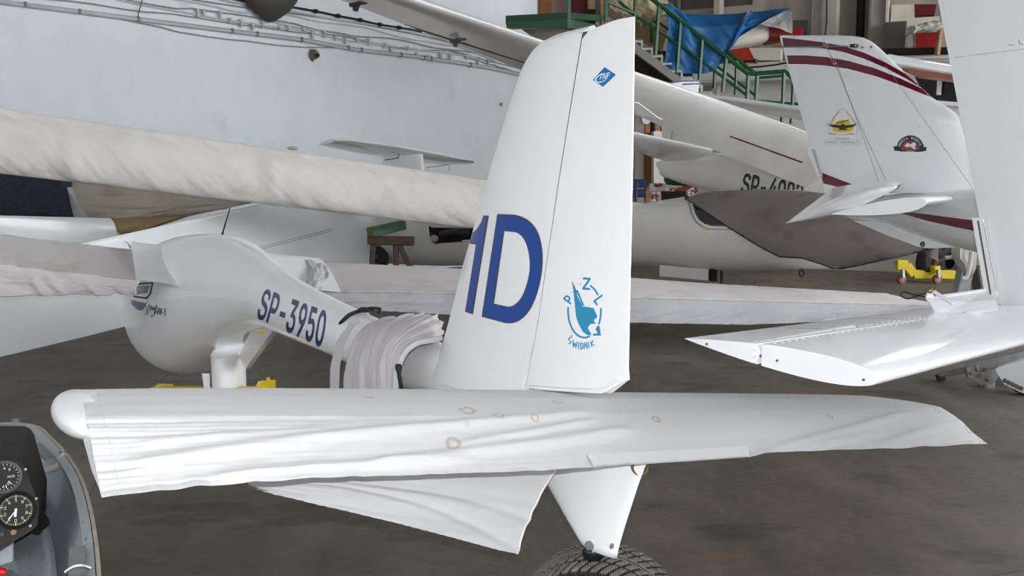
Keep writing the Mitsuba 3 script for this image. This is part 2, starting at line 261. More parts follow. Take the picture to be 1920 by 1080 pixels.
# ================================================================ the hangar
def quadm(a, b, c, d): return TM([a, b, c, d], [[0, 1, 2], [0, 2, 3]])
A_, B_, C_, D_ = (-19.0, -0.7), (0.6, 18.9), (13.6, 13.25), (9.5, -6.0)       # left-near, far-left corner, far-right corner, right-near
H = 9.0
struct('floor', quadm((-22, -8, 0), (16, -8, 0), (16, 20, 0), (-22, 20, 0)), 'm_floor')
def wallplane(a, b, z0, z1): return quadm((*a, z0), (*b, z0), (*b, z1), (*a, z1))
wl_n = unit(np.array([1., -1, 0])); wb_d = unit(np.array([C_[0] - B_[0], C_[1] - B_[1], 0])); wb_n = unit(np.array([wb_d[1], -wb_d[0], 0]))
def slab(a, b, z0, z1, th, n):
    """A wall with thickness, its inner face on a-b; n points into the room."""
    a, b = np.array([*a, 0.]), np.array([*b, 0.]); m = (a + b) / 2 - np.asarray(n) * th / 2
    return trimesh.creation.box([np.linalg.norm(b - a), th, z1 - z0], np.vstack([np.c_[unit(b - a), np.cross(Z, unit(b - a)), Z, m + Z * (z0 + z1) / 2], [0, 0, 0, 1]]))
struct('wall_left', slab(A_, B_, 0, H, 0.3, wl_n), 'm_wall')
def onwall(u, v, off=0.0): return PP(u, v, np.array([*B_, 0]) + wl_n * off, wl_n)
def onback(u, v, off=0.0): return PP(u, v, np.array([*B_, 0]) + wb_n * off, wb_n)
WZ0, WZ1 = 4.86, 6.4                                                             # the window band of the back wall
struct('wall_back', slab(B_, C_, 0, WZ0, 0.35, wb_n), 'm_concrete'); struct('wall_back_lintel', slab(B_, C_, WZ1, H, 0.35, wb_n), 'm_concrete')
wr_n = unit(np.array([-(C_[1] - D_[1]), C_[0] - D_[0], 0])); wr_d = unit(np.array([D_[0] - C_[0], D_[1] - C_[1], 0]))
struct('wall_right', slab(C_, D_, 0, 1.8, 0.3, wr_n), 'm_concrete'); struct('wall_right_lintel', slab(C_, D_, 5.8, H, 0.3, wr_n), 'm_concrete')
front_n = unit(np.array([-(D_[1] - A_[1]), D_[0] - A_[0], 0]))
struct('wall_front_added_lintel', slab(A_, D_, 7.4, H, 0.3, front_n), 'm_concrete')  # unseen lintel, added to trim how much sky enters the open front
struct('ceiling', trimesh.creation.box([40, 30, 0.3], np.array([[1, 0, 0, -3], [0, 1, 0, 9.5], [0, 0, 1, H + 0.15], [0, 0, 0, 1.]])), 'm_ceiling')
def emitter(k): return {'type': 'area', 'sampling_weight': 0.7, 'radiance': rgb((WINDOW_LIGHT * k * 0.96, WINDOW_LIGHT * k, WINDOW_LIGHT * k * 1.04))}
Bp = np.array([*B_, 0.]); Cp = np.array([*C_, 0.]); Dp = np.array([*D_, 0.]); LB = np.linalg.norm(Cp - Bp); LR = np.linalg.norm(Dp - Cp)
def window(name, o, d, n, xs, zs, dark, g, light=1.0):
    """Panes between glazing bars: xs along the wall, zs upwards; dark(i, j) panes are blind with dirt."""
    labels[name] = {'kind': 'structure'}; bars = []
    for x in xs: bars.append(bar(o + d * x - n * .08 + Z * zs[0], o + d * x - n * .08 + Z * zs[-1], .05, .08))
    for z in zs: bars.append(bar(o + d * xs[0] - n * .08 + Z * z, o + d * xs[-1] - n * .08 + Z * z, .08, .045))
    add('glazing_bars', cat_(bars), 'm_frame_grey', name, False)
    for i in range(len(xs) - 1):
        for j in range(len(zs) - 1):
            c = o - n * .10; q = quadm(*(c + d * x + Z * z for x, z in ((xs[i] + g, zs[j] + g), (xs[i + 1] - g, zs[j] + g), (xs[i + 1] - g, zs[j + 1] - g), (xs[i] + g, zs[j + 1] - g))))
            if np.dot(q.face_normals[0], n) < 0: q.invert()
            if dark(i, j): add('dark_pane', q, 'm_pane_dark', name, False)
            else: add('pane', q, 'm_pane_dark', name, False, emitter=emitter(light))
c_ = 0.70
wl1 = [WZ0, WZ0 + .46, WZ0 + 1.0, WZ1]
window('window_1', Bp, wb_d, wb_n, [c_ * i for i in range(1, 7)], wl1, lambda i, j: j == 0, .02)
window('window_2', Bp, wb_d, wb_n, [c_ * 11, c_ * 14, c_ * 17, c_ * 20], wl1, lambda i, j: j == 0, .02)
for m, (x0, x1) in enumerate(((0, c_), (6 * c_, 11 * c_), (20 * c_, LB))): struct('wall_back_panel', slab(tuple((Bp + wb_d * x0)[:2]), tuple((Bp + wb_d * x1)[:2]), WZ0, WZ1, 0.25, wb_n), 'm_concrete')
window('window_3', Cp, wr_d, wr_n, list(np.linspace(.4, LR - .4, 8)), [1.8, 3.8, 5.8], lambda i, j: False, .03, 1.6)  # unseen band on the right, set low and bright to light the left wall

# ================================================================ the glider in the foreground
g1 = Frame(P(1176, 718, 2.25), 33, 6.5, 0)
gl = thing('glider', 'white glider with a big blue 1D on its fin, tail resting on a tyre', 'glider')
# fuselage: stations (centre u, v, half height px, half width px), centred on the symmetry plane
st = [(1040, 772, 30, 22), (985, 745, 40, 27), (905, 722, 50, 35), (830, 697, 52, 41), (733, 662, 52, 44), (633, 617, 50, 46), (547, 577, 54, 49), (500, 553, 62, 54), (455, 546, 88, 72), (418, 552, 112, 96), (385, 566, 128, 110), (362, 572, 132, 112), (343, 570, 122, 106), (330, 566, 100, 88), (320, 560, 66, 58), (314, 556, 24, 22)]
rings = []
for u, v, rh, rw in st:
    q = g1.on(1, 0.0, u, v); D = g1.W(q)[1]; rh, rw = rh * D / F, rw * D / F; th = np.linspace(0, 2 * np.pi, 40, endpoint=False)
    e = 2.15; sx = np.sign(np.cos(th)) * np.abs(np.cos(th)) ** (2 / e); sz = np.sign(np.sin(th)) * np.abs(np.sin(th)) ** (2 / e)
    rings.append(np.stack([np.full(40, q[0]), rw * sx, q[2] + rh * sz], -1))
rings = refine(np.array(rings), 90, 40); rings = [g1.W(r) for r in rings]
fus = loft(rings); add('fuselage', fus, 'm_gelcoat', gl, 60)
# fin and rudder
def prof(px, zs):
    q = np.array([g1.on(1, 0.0, *p) for p in px]); o = np.argsort(q[:, 2]); return np.interp(zs, q[o, 2], q[o, 0])
LEp = [(800, 735), (815, 690), (836, 645), (850, 590), (872, 500), (905, 385), (925, 310), (950, 225), (968, 165), (985, 122), (1003, 94), (1022, 78), (1045, 64), (1075, 54), (1108, 48)]
HPp = [(1010, 728), (1030, 610), (1047, 480), (1064, 350), (1085, 200), (1098, 110), (1104, 66), (1115, 48)]
TEp = [(1176, 740), (1180, 560), (1186, 300), (1190, 28)]
zt = g1.on(1, 0, 1108, 49)[2]; zb = -0.14
zs = np.r_[np.linspace(zb, zt - 0.10, 30), zt - 0.10 * (1 - np.sin(np.linspace(0, np.pi / 2, 10)))[1:]]
def fin_ring(z, x0, x1, a, b, tc, blunt=0.0, n=22):
    pr = airfoil(n, tc, 0.0, a, b, blunt); return g1.W(np.stack([x0 + (x1 - x0) * pr[:, 0], pr[:, 1] * abs(x1 - x0), np.full(len(pr), z)], -1))
le, hp, te = prof(LEp, zs), prof(HPp, zs), prof(TEp, zs)
fin_r = []
for z, a, h, t in zip(zs, le, hp, te):
    b = (a - h - 0.003) / (a - t); tc = 0.125 + 0.05 * np.exp(-((z - zb) / 0.10) ** 2); sh = 1.0
    if z > zt - 0.03: sh = np.sqrt(max(1 - ((z - zt + 0.03) / 0.03) ** 2, 0.02))
    fin_r.append(fin_ring(z, a, t, 0.0 + 0.0, b, tc * sh))
fin = loft(fin_r); add('fin', fin, 'm_gelcoat', gl, 50)
zt2 = g1.on(1, 0, 1170, 36)[2]; bot = np.array([g1.on(1, 0, *q) for q in ((1177, 712), (1139, 738), (1060, 733), (1012, 728))]); bot = bot[np.argsort(bot[:, 0])]
zr = np.r_[bot[:, 2].min(), np.linspace(bot[:, 2].max() + .03, zt2, 26)]; lr, hr, tr = prof(LEp, np.minimum(zr, zt - 0.02)), prof(HPp, zr), prof(TEp, zr)
rud_r = []
for z, a, h, t in zip(zr, lr, hr, tr):
    c = max(a - t, 0.42); a2 = t + c; b0 = (a2 - h + 0.004) / c
    pr = airfoil(24, 0.125, 0, b0, 1.0, 0.004); x = t + c * (1 - pr[:, 0]); y = pr[:, 1] * c
    rr = np.stack([x, y, np.full(len(x), z)], -1)
    if z == zr[-1]: rr[:, 2] -= 0.036 * np.clip((rr[:, 0] - (t + 0.05)) / 0.20, 0, 1) ** 1.3                # the top edge falls towards the hinge
    if z == zr[0]: rr[:, 2] = np.interp(rr[:, 0], bot[:, 0], bot[:, 2])                                       # the cut-off lower corner
    rud_r.append(g1.W(rr))
rud = loft(rud_r); add('rudder', rud, 'm_gelcoat', gl, 35)
add('rudder_lip', tube([g1.W([x, .012 + .1 * (x - bot[0, 0]), np.interp(x, bot[:, 0], bot[:, 2]) + .012]) for x in np.linspace(bot[0, 0] + .02, bot[-1, 0] - .02, 16)], .004, 6), 'm_gelcoat', gl)
hs = np.linspace(zr[0], zt - 0.02, 30)
add('hinge_gap', loft([fin_ring(z, a, t, (a - h - 0.02) / (a - t), (a - h + 0.02) / (a - t), 0.118) for z, a, h, t in zip(hs, np.interp(hs, zs, le), np.interp(hs, zs, hp), np.interp(hs, zs, te))]), 'm_seam', gl, False, label='dark hinge gap between fin and rudder')
# the printed marks of the tail
def spl(pts, n=60):
    from scipy.interpolate import splprep, splev
    t, _ = splprep(np.array(pts, float).T, s=0); return np.array(splev(np.linspace(0, 1, n), t)).T.tolist()
D_out = Polygon(zp([(1362, 128)] + spl([(1440, 131), (1495, 143), (1540, 170), (1578, 218), (1602, 290), (1610, 370), (1605, 450), (1590, 530), (1562, 615), (1525, 680), (1482, 719), (1430, 735), (1390, 730)]) + [(1275, 699)], 480, 360))
D_in = Polygon(zp([(1395, 215)] + spl([(1445, 221), (1490, 238), (1520, 280), (1540, 350), (1545, 425), (1533, 500), (1505, 580), (1465, 632), (1420, 650)]) + [(1335, 631)], 480, 360))
one_ = Polygon(zp([(1284, 137), (1306, 137), (1218, 683), (1182, 671), (1243, 293), (1208, 287), (1215, 238), (1246, 212), (1272, 172)], 480, 360))
both = trimesh.Trimesh(**{k: getattr(cat_([fin, rud]), k) for k in ('vertices', 'faces')}, process=False)
num = unary_union([D_out.difference(D_in), one_])
v2, f2 = tri2d(num.buffer(1.4, join_style=2), 9); add('number_outline', decal(v2, f2, fin, 0.0010), 'm_seam', gl, True, label='thin dark edge of the blue number')
v2, f2 = tri2d(num, 9); add('number', decal(v2, f2, fin, 0.0018), 'm_blue', gl, True, label='large blue number 1D')
z7 = lambda pts: zp(pts, 900, 360)
ring = affinity.scale(Point(0, 0).buffer(1, 48), 97, 156).difference(affinity.scale(Point(0, 0).buffer(1, 48), 88, 146)); ring = affinity.translate(ring, 589, 668)
for w in (Polygon([(505, 480), (560, 480), (600, 690), (548, 690)]), Polygon([(574, 470), (628, 470), (616, 570), (566, 570)]), Polygon([(646, 582), (710, 575), (710, 652), (650, 655)]), Polygon([(470, 565), (540, 565), (540, 642), (470, 650)]), Polygon([(640, 748), (720, 738), (720, 850), (612, 838)])): ring = ring.difference(w)
jet = Polygon([(519, 500), (541, 548), (549, 585), (578, 643), (640, 653), (662, 702), (640, 722), (652, 740), (622, 742), (606, 765), (628, 800), (606, 806), (580, 786), (553, 735), (542, 700), (535, 630), (528, 560)])
extra = [Polygon([(541, 552), (551, 552), (588, 640), (578, 640)]), Polygon([(662, 752), (672, 752), (682, 808), (636, 808), (640, 796), (662, 796), (652, 770)]),
         ]
def letter(ch, cx, cy, hgt):
    v, f = text2d(ch, True); v = v - (v.min(0) + v.max(0)) / 2; o = unit([cx - 589, cy - 668]); t = np.array([-o[1], o[0]])     # up points out of the ring
    p_ = [(cx, cy) + q[0] * hgt * t + q[1] * hgt * 1.15 * o for q in v]; return unary_union([Polygon([p_[i] for i in tr]).buffer(.3) for tr in f])
extra += [letter('P', 499, 604, 44), letter('Z', 600, 516, 56), letter('L', 672, 608, 50)]
pz = unary_union([ring, jet] + extra); 
pzp = affinity.affine_transform(pz, [1 / 3, 0, 0, 1 / 3, 900, 360])
sw = [stroke(p, 5) for p in ([(519, 822), (508, 816), (499, 826), (505, 836), (513, 842), (512, 851), (498, 850)], [(516, 812), (522, 806)], [(524, 832), (527, 872), (535, 848), (541, 876), (548, 842)], [(556, 848), (556, 884)], [(567, 850), (569, 886), (578, 880), (581, 866), (577, 852), (567, 850)], [(588, 884), (588, 848), (604, 878), (602, 842)], [(611, 846), (615, 879)], [(623, 840), (630, 872)], [(637, 834), (628, 854), (645, 864)])]
swp = affinity.affine_transform(unary_union(sw), [1 / 3, 0, 0, 1 / 3, 900, 360])
v2, f2 = tri2d(unary_union([pzp, swp]), 5); add('badge', decal(v2, f2, rud, 0.0012), 'm_teal', gl, True, label='teal round badge of a jet in a ring of letters')
dia = Polygon([(1112, 150), (1134, 126), (1155, 140), (1131, 163)])
v2, f2 = tri2d(dia, 5); add('sticker', decal(v2, f2, rud, 0.0010), 'm_logo_blue', gl, True, label='blue diamond sticker with white letters')
v2, f2 = quad_text('FNP', (1127.5, 140), (1145, 135), (1143, 147), (1125, 151), True, 4)
sw_ = affinity.rotate(affinity.scale(Point(0, 0).buffer(1, 24), 14, 7.5), -28); sw2 = affinity.translate(affinity.rotate(affinity.scale(Point(0, 0).buffer(1, 24), 13, 6.0), -28), 2.2, -1.0)
swo = affinity.translate(sw_.difference(sw2), 1129, 146.5).intersection(dia.buffer(-0.8)); v3, f3 = tri2d(swo, 4)
add('sticker_lettering', decal(np.vstack([v2, v3]), np.vstack([f2, f3 + len(v2)]), rud, 0.0020), 'm_white_print', gl, True)
# lettering along the boom
v2, f2 = quad_text('SP-3950', (496, 540), (615, 584), (604, 653), (480, 596), True, 7); add('registration', decal(v2, f2, fus, 0.0014), 'm_navy_paint', gl, True, label='dark blue slanted letters SP-3950')
v2, f2 = quad_text('PW-5', (296, 577), (311.5, 579), (310.5, 592), (295, 590), True, 5)
smyk = unary_union([stroke(p, 3.2) for p in ([(842, 618), (830, 622), (824, 640), (832, 660), (828, 685), (818, 690)], [(838, 690), (840, 640), (848, 632), (850, 670), (858, 640), (864, 668), (868, 645)], [(868, 645), (872, 662), (878, 645), (874, 690), (860, 702), (856, 690)], [(886, 630), (880, 690)], [(892, 645), (882, 664), (896, 688)])]); smyk = affinity.affine_transform(smyk, [1 / 3, 0, 0, 1 / 3, -2, 360])
v3, f3 = tri2d(smyk, 5); add('type_lettering', decal(np.vstack([v2, v3]), np.vstack([f2, f3 + len(v2)]), fus, 0.0014), 'm_navy_paint', gl, True, label='small blue script lettering on the pod side')
v2, f2 = tri2d(Polygon([(246, 562), (274, 569), (271, 577), (266, 582), (258, 581), (247, 571)]), 6); add('blue_flash', decal(v2, f2, fus, 0.0014), 'm_navy_paint', gl, True, label='short dark blue stripe on the pod side')
v2, f2 = tri2d(Polygon([(247, 532), (288, 529), (283, 552), (276, 561), (250, 557)]).difference(Polygon([(247, 535), (285, 532), (280, 551), (274, 557.5), (249, 554)])), 6); add('canopy_seam', decal(v2, f2, fus, 0.0014), 'm_seam', gl, True)
v2, f2 = tri2d(Polygon([(250, 537), (282, 535), (276, 549), (252, 553)]), 6); add('side_window', decal(v2, f2, fus, 0.0012), 'm_tint', gl, True, label='dark tinted side window')
# ventral tail piece, bumper and the open tube end
lft = [(1000, 840), (1030, 903), (1062, 960), (1093, 1012), (1100, 1031)]; rgt = [(1215, 862), (1200, 900), (1190, 930), (1172, 985), (1158, 1032)]
zz = np.linspace(g1.on(1, 0, 1205, 866)[2], g1.on(1, 0, 1130, 1034)[2], 16)
rr = []
for k, z in enumerate(zz):
    x0, x1 = prof(lft, [z])[0], prof(rgt, [z])[0]; w = 0.062 - 0.030 * (k / 15); t = np.linspace(0, 2 * np.pi, 24, endpoint=False); s = np.sign(np.cos(t)) * np.abs(np.cos(t)) ** 0.8
    rr.append(g1.W(np.stack([(x0 + x1) / 2 + (x0 - x1) / 2 * s, w * np.sin(t) * (0.75 + 0.25 * s), np.full(24, z)], -1)))
skid = loft(rr); add('tail_skid', skid, 'm_metal_white', gl, 50, label='white tapered tail skid fairing under the stabilizer')
b0 = g1.onw(1, 0.0, 1113, 1036); add('bumper', ellipsoid(b0, 0.030, 0.022, 0.024), 'm_black_gloss', gl, True, label='black rubber tail bumper')
add('bolt', cyl(b0 + [-.014, -.035, .03], b0 + [-.014, -.022, .03], 0.011), 'm_dull_steel', gl); q = g1.onw(1, 0.03, 1148, 1022); add('bolt', cyl(q, q + [-.004, -.012, 0], 0.005), 'm_dull_steel', gl)
q = g1.onw(1, 0.0, 1201, 876); ax = unit([0.25, -0.95, 0.1]); add('tube_end', lathe([(0.001, -0.06), (0.017, -0.055), (0.017, 0.0), (0.020, 0.003), (0.022, 0.0), (0.021, -0.05)], q, ax, 28), 'm_brass', gl, 40, label='brass coloured open tube end')
# antenna, gear fairing
q = P(415, 445, 5.6); q2 = P(431, 391, 5.55); add('antenna', tube([q, lerp(q, q2, .2), q2], [.010, .005, .003], 8), 'm_black_gloss', gl, label='thin black whip antenna')
q0, q1 = P(428, 655, 5.15), P(428, 655, 5.15) * [1, 1, 0] + [0, 0, 0.08]
rr = []
for z in np.linspace(0.10, q0[2], 8):
    t = np.linspace(0, 2 * np.pi, 28, endpoint=False); c = np.array([q0[0], q0[1], z]); rr.append(c + np.stack([0.078 * np.cos(t), 0.20 * np.sin(t), 0 * t + 0.02 * np.sin(t) * (z > q0[2] - .05)], -1))
add('gear_fairing', loft(rr), 'm_gelcoat', gl, 50, label='white wheel fairing under the pod')
q = P(385, 712, 5.05); add('landing_wheel', lathe([(.04, -.045), (.11, -.05), (.155, -.035), (.165, 0), (.155, .035), (.11, .05), (.04, .045)], q0 * [1, 1, 0] + Z * .165, g1.M[1] * [1, 1, 0], 32), 'm_rubber', gl, 40)
add('rear_fairing', plate([P(448, 668, 5.1), P(476, 608, 4.75), P(516, 613, 4.4), P(497, 640, 4.6), P(460, 692, 5.0)], .03), 'm_grey_gelcoat', gl, label='grey fairing plate with a yellow edge behind the wheel'); add('edge_stripe', tube(resample([P(459, 664, 5.04), P(476, 650, 4.86), P(497, 622, 4.58), P(482, 622, 4.66)], 20), .006, 6), 'm_yellow_print', gl)
add('gear_door', plate([P(378, 700, 5.0), P(390, 700, 4.98), P(391, 735, 4.95), P(384, 740, 4.95)], 0.015), 'm_gelcoat', gl)
# wing stubs that the covers leave bare
def wpl(a, b):
    """The upright plane through two known points of a wing edge."""
    n = unit(np.cross(b - a, Z)); return lambda u, v: PP(u, v, a, n)
lw_te = wpl(P(262, 525, 5.0), P(0, 495, 4.63)); lw_le = wpl(P(250, 468, 5.85), P(0, 440, 5.5))
rw_te = wpl(P(617, 548, 5.9), P(1757, 573, 9.54)); rw_le = wpl(P(557, 488, 6.6), P(1745, 566, 10.0))
wl_ = wing([(P(395, 478, 5.95), P(432, 552, 5.05), .13, Z), (P(330, 474, 5.92), P(400, 549, 5.03), .135, Z), (lw_le(280, 471), lw_te(300, 530), .14, Z), (lw_le(245, 467), lw_te(255, 524), .14, Z)], 30, 0.03)
add('wing', wl_, 'm_gelcoat', gl, 50, label='bare root of the near wing')
wr_ = wing([(P(440, 480, 6.3), P(520, 535, 5.35), .13, Z), (rw_le(500, 485), P(560, 541, 5.7), .135, Z), (rw_le(590, 490), rw_te(640, 548), .13, Z)], 30, 0.03)
add('wing', wr_, 'm_gelcoat', gl, 50, label='bare root of the far wing')
# stabilizer tip beyond its cover
# ---------------------------------------------------------------- tail cover
ts = [0, .1, .3, .5, .7, .85, .93, .97, 1]
LEq = [(152, 730), (300, 727), (620, 728), (930, 731), (1210, 736), (1440, 738), (1600, 741), (1690, 750), (1760, 762)]
RDq = [(160, 783), (330, 781), (640, 779), (960, 776), (1245, 772), (1470, 769), (1630, 767), (1705, 765), (1766, 764)]
hts = [0, .1, .25, .4, .52, .7, .80, .825, .9, .95, 1]
HMq = [(191, 932), (385, 911), (600, 895), (830, 889), (1040, 880), (1290, 865), (1405, 857), (1432, 850), (1640, 841), (1740, 837), (1852, 832)]
tt = np.linspace(0, 1, 260)
LEc, RDc = atpar(ts, LEq, tt), atpar(ts, RDq, tt); HMc = np.stack([np.interp(tt, hts, [q[j] for q in HMq]) for j in (0, 1)], -1)
rows = []
for (a, b, c), s in zip(zip(LEc, RDc, HMc), tt):
    e = np.clip((s - 0.93) / 0.07, 0, 1) ** 2
    le_ = g1.onw(0, 0.33 - 0.33 * e, *a); rd_ = g1.onw(0, -0.02, *b); hm_ = g1.onw(0, -0.17 + 0.02 * e, *c)
    rows.append([le_, lerp(le_, rd_, .35) + Z * .010 * (1 - e), lerp(le_, rd_, .75) + Z * .012 * (1 - e), rd_, lerp(rd_, hm_, .33) + Z * .006, lerp(rd_, hm_, .7), hm_])
rows = np.array(rows)
top = np.stack([np.concatenate([resample(r[:4], 30), resample(r[3:], 50)[1:]]) for r in rows])       # (span, across)
U_, V_ = np.meshgrid(np.linspace(0, 1, top.shape[0]), np.linspace(0, 1, top.shape[1]), indexing='ij')
nn = gnormals(top); nn *= np.sign((nn * [0, -0.3, 1]).sum(-1, keepdims=True))
dsp = np.zeros(U_.shape)
ga = np.exp(-U_ / 0.20)                                                                               # gathers running in from the left tip
dsp += 0.0065 * ga * (meshkit.fbm(np.stack([U_ * 4, V_ * 42, 0 * U_], -1), 3, 3) - .5) * 2
smoothw = lambda x: np.clip(x, 0, 1) ** 2 * (3 - 2 * np.clip(x, 0, 1))
fold = lambda x, y0, y1, x0, x1, w, h: h * np.exp(-((V_ - (y0 + (y1 - y0) * np.clip((U_ - x0) / (x1 - x0), 0, 1))) / w) ** 2) * smoothw((U_ - x0) / .04) * smoothw((x1 - U_) / .04)
for (x0, y0, x1, y1, w, h) in ((.02, .80, .62, .36, .05, .009), (.10, .93, .45, .86, .04, .008), (.30, .90, .66, .60, .05, .010), (.04, .62, .30, .52, .03, .004), (.40, .74, .62, .46, .035, .006), (.82, .98, .98, .40, .05, .012), (.84, .99, .93, .70, .05, .010), (.90, .98, .995, .62, .05, .009), (.02, .22, .9, .24, .018, .002), (.0, .30, .5, .31, .012, .0018)):
    dsp += fold(None, y0, y1, x0, x1, w, h)
dsp += 0.004 * (meshkit.fbm(np.stack([U_ * 14, V_ * 6 + U_ * 7, 0 * U_ + 3], -1), 4, 9) - .5) * np.where(V_ > .35, 1.6, .5) * np.where((U_ > .62) & (U_ < .80), .15, 1)
dsp += 0.006 * np.clip(V_ - .8, 0, 1) * 5 * (meshkit.noise(np.stack([U_ * 55, V_ * 3 + U_ * 18, 0 * U_], -1), 4) - .5) * np.where((U_ > .62) & (U_ < .81), .05, 1) * np.where(U_ > .82, 1.3, 1)
top = top + nn * dsp[..., None]
und = top - Z * 0.004; fin_f = g1.M[0]
und = np.stack([top[:, -1] + fin_f * .012 + Z * .006, top[:, -1] + fin_f * .10 + Z * .02 - Z * 0, top[:, 29] + fin_f * .06 - Z * .045, top[:, 12] - Z * .055, top[:, 0] - Z * .022], 1)
ringg = np.concatenate([top, und], 1)
m0 = gridmesh(top); spots = []
for (u, v, r) in ((878, 770, .020), (935, 779, .013), (848, 832, .018), (1003, 784, .011), (876, 795, .005), (1045, 754, .014), (1231, 786, .012), (1556, 780, .010), (1815, 805, .014), (1757, 770, .010), (690, 744, .012), (560, 740, .010)):
    h = m0.ray.intersects_location([CAM], [ray(u, v)])[0]
    if len(h): spots.append((h[np.argmin(np.linalg.norm(h - CAM, axis=1))], r))
def tail_col(p, n, uv):
    a = fbm(p.x * 3, p.y * 3, p.z * 3, 3); c = mi.Color3f(0.48, 0.478, 0.48) * (1 - 0.05 * a); w = 0.55 * (noise(p.x * 60, p.y * 60, p.z * 60) - 0.5)
    for q, r in spots:
        d = dr.sqrt(dr.square(p.x - q[0]) + dr.square((p.y - q[1]) * 0.8) + dr.square(p.z - q[2])) / r + w
        c = c * (1 - smoothstep(0.35, 0.8, d) * (1 - smoothstep(0.85, 1.15, d)) * mi.Color3f(0.18, 0.30, 0.42))
    return c
mat('m_tailcloth', mikit.proc(tail_col), 0.85, 0.1, sheen=0.2, bump=mikit.proc(lambda p, n, uv: fbm(p.x * 90, p.y * 90, p.z * 90, 2)), bs=0.0005)
tc = thing('tail_cover', 'stained white cloth cover draped over the stabilizer in the foreground', 'aircraft cover')
add('cloth', gridmesh(ringg, True, True), 'm_tailcloth', tc, 50)
def cover_strip(t0, t1, v0, v1, n, off, w=8):
    i0, i1 = int(t0 * 259), int(t1 * 259); j0, j1 = int(v0 * (top.shape[1] - 1)), int(v1 * (top.shape[1] - 1))
    s = top[i0:i1 + 1, j0:j1 + 1]; nrm = gnormals(s); nrm *= np.sign((nrm * [0, -.6, .6]).sum(-1, keepdims=True)); return gridmesh(s + nrm * off)
add('hem_band', cover_strip(.575, .80, .88, 1.0, 0, .004), 'm_cloth_white', tc, True, label='straight stitched hem band')
seam = top[3:6, :]; add('gather_seam', tube(top[5, ::2] + nn[5, ::2] * .0002, .0006, 5), 'm_cloth_grey', tc, True)
# the stabilizer tip that sticks out of the cover on the left
tf = g1.M[1]; pc = P(153, 775, 1.70)
add('stabilizer_tip', ellipsoid(pc, .050, .16, .036, np.stack([unit(tf * [1, 1, .6]), fin_f, np.cross(tf, fin_f)]), 4), 'm_gelcoat', gl, True, label='rounded white stabilizer tip showing beyond the cover')
# hanging flap
pl = lambda u, v, x=.12: g1.onw(0, x, u, v)
tl = [pl(455, 893), pl(650, 880), pl(850, 872), pl(1052, 862)]; tr_ = pl(1052, 866)
gridf = []
for s in np.linspace(0, 1, 70):
    a = np.array([lerp((452, 893), (1050, 866), s)])[0]; btm = np.array([np.interp(s, [0, .1, .5, .93, 1], [468, 515, 745, 935, 967]), np.interp(s, [0, .1, .5, .93, 1], [911, 926, 980, 1030, 1036])])
    col = []
    for w in np.linspace(0, 1, 40):
        uv = lerp(a, btm, w) + np.array([-10 * math.sin(math.pi * w) * s ** 4, 0]); col.append(pl(uv[0], uv[1], .12 + .03 * w + .006 * math.sin(5 * s + 3 * w) * w))
    gridf.append(col)
gf = wrinkle(np.array(gridf), .005, 3, 4, 21, 3, lambda u, v: np.clip(v * 3, 0, 1)); 
gw, gs = np.meshgrid(np.linspace(0, 1, 70), np.linspace(0, 1, 40), indexing='ij'); nf = gnormals(gf); nf *= np.sign((nf * [0, -1, 0]).sum(-1, keepdims=True))
for (a, b, c, h, w) in ((.55, .0, .62, .006, .05), (.70, .1, .95, .005, .05), (.2, .2, .45, .004, .07)): gf = gf + nf * (h * np.exp(-((gs - (b + (c - b) * gw) - 0.0) / w) ** 2) * (gs > .1))[..., None]
add('flap', cat_([gridmesh(gf), gridmesh(gf - nf * .003)]), 'm_cloth_white', tc, True, label='loose triangular flap hanging under the cover')
add('flap_hem', gridmesh((gf + nf * (.004 + .0012 * np.sin(np.linspace(0, 260, 70)))[:, None, None])[:, 35:]), 'm_cloth_white', tc, True, label='puckered hem along the flap')
add('flap_edge', tube(gf[-1] + nf[-1] * .002, .0035, 6), 'm_canvas', tc, True)
# ---------------------------------------------------------------- covers on the near glider's wings
def cover_grid(us, rowsf, ku, kv, order=3):
    g = np.array([rowsf(u) for u in us]); g = np.concatenate([refine(g[:, a:b], len(us), m, 1)[:, (0 if a == 0 else 1):] for a, b, m in kv], 1)
    return refine(g, ku, g.shape[1], 1)
def closed_cover(g, drop=0.03): return gridmesh(np.concatenate([g, g[:, -1:] + [0, .02, .004], g[:, :1] - Z * drop], 1), True, True)
us = np.linspace(262, -110, 12)
def rows_l(u):
    le, te = lw_le(min(u, 250 + (u - 262) * .95), 440 + 27 * u / 250), lw_te(u, 495 + 30 * u / 262); hm = lw_te(u - 8, 557 - 5 * u / 255)
    return [le - Z * .03, le, lerp(le, te, .35) + Z * .035, lerp(le, te, .7) + Z * .022, te, lerp(te, hm, .5) + Z * 0 + [-.004, -.012, 0], hm]
g = cover_grid(us, rows_l, 120, [(0, 5, 40), (4, 7, 26)])
g = wrinkle(g, .022, 11, 10, 11, 5, lambda u, v: .35 + .65 * np.clip(v * 1.2, 0, 1), CAM)
uu, vv = np.meshgrid(np.linspace(0, 1, g.shape[0]), np.linspace(0, 1, g.shape[1]), indexing='ij'); nn = gnormals(g); nn *= np.sign((nn * (CAM - g)).sum(-1, keepdims=True))
g = g + nn * (.016 * np.clip((vv - .62) * 4, 0, 1) * (meshkit.noise(np.stack([uu * 22 + vv * 6, vv * 2, 0 * uu], -1), 6) - .5) * 2)[..., None]
k = thing('wing_cover', 'creased greyish white wing cover on the near left wing of the foreground glider', 'aircraft cover')
add('cloth', closed_cover(g), 'm_cloth_wing', k, 50); add('hem', tube(g[0, ::2], .004, 6), 'm_canvas', k)
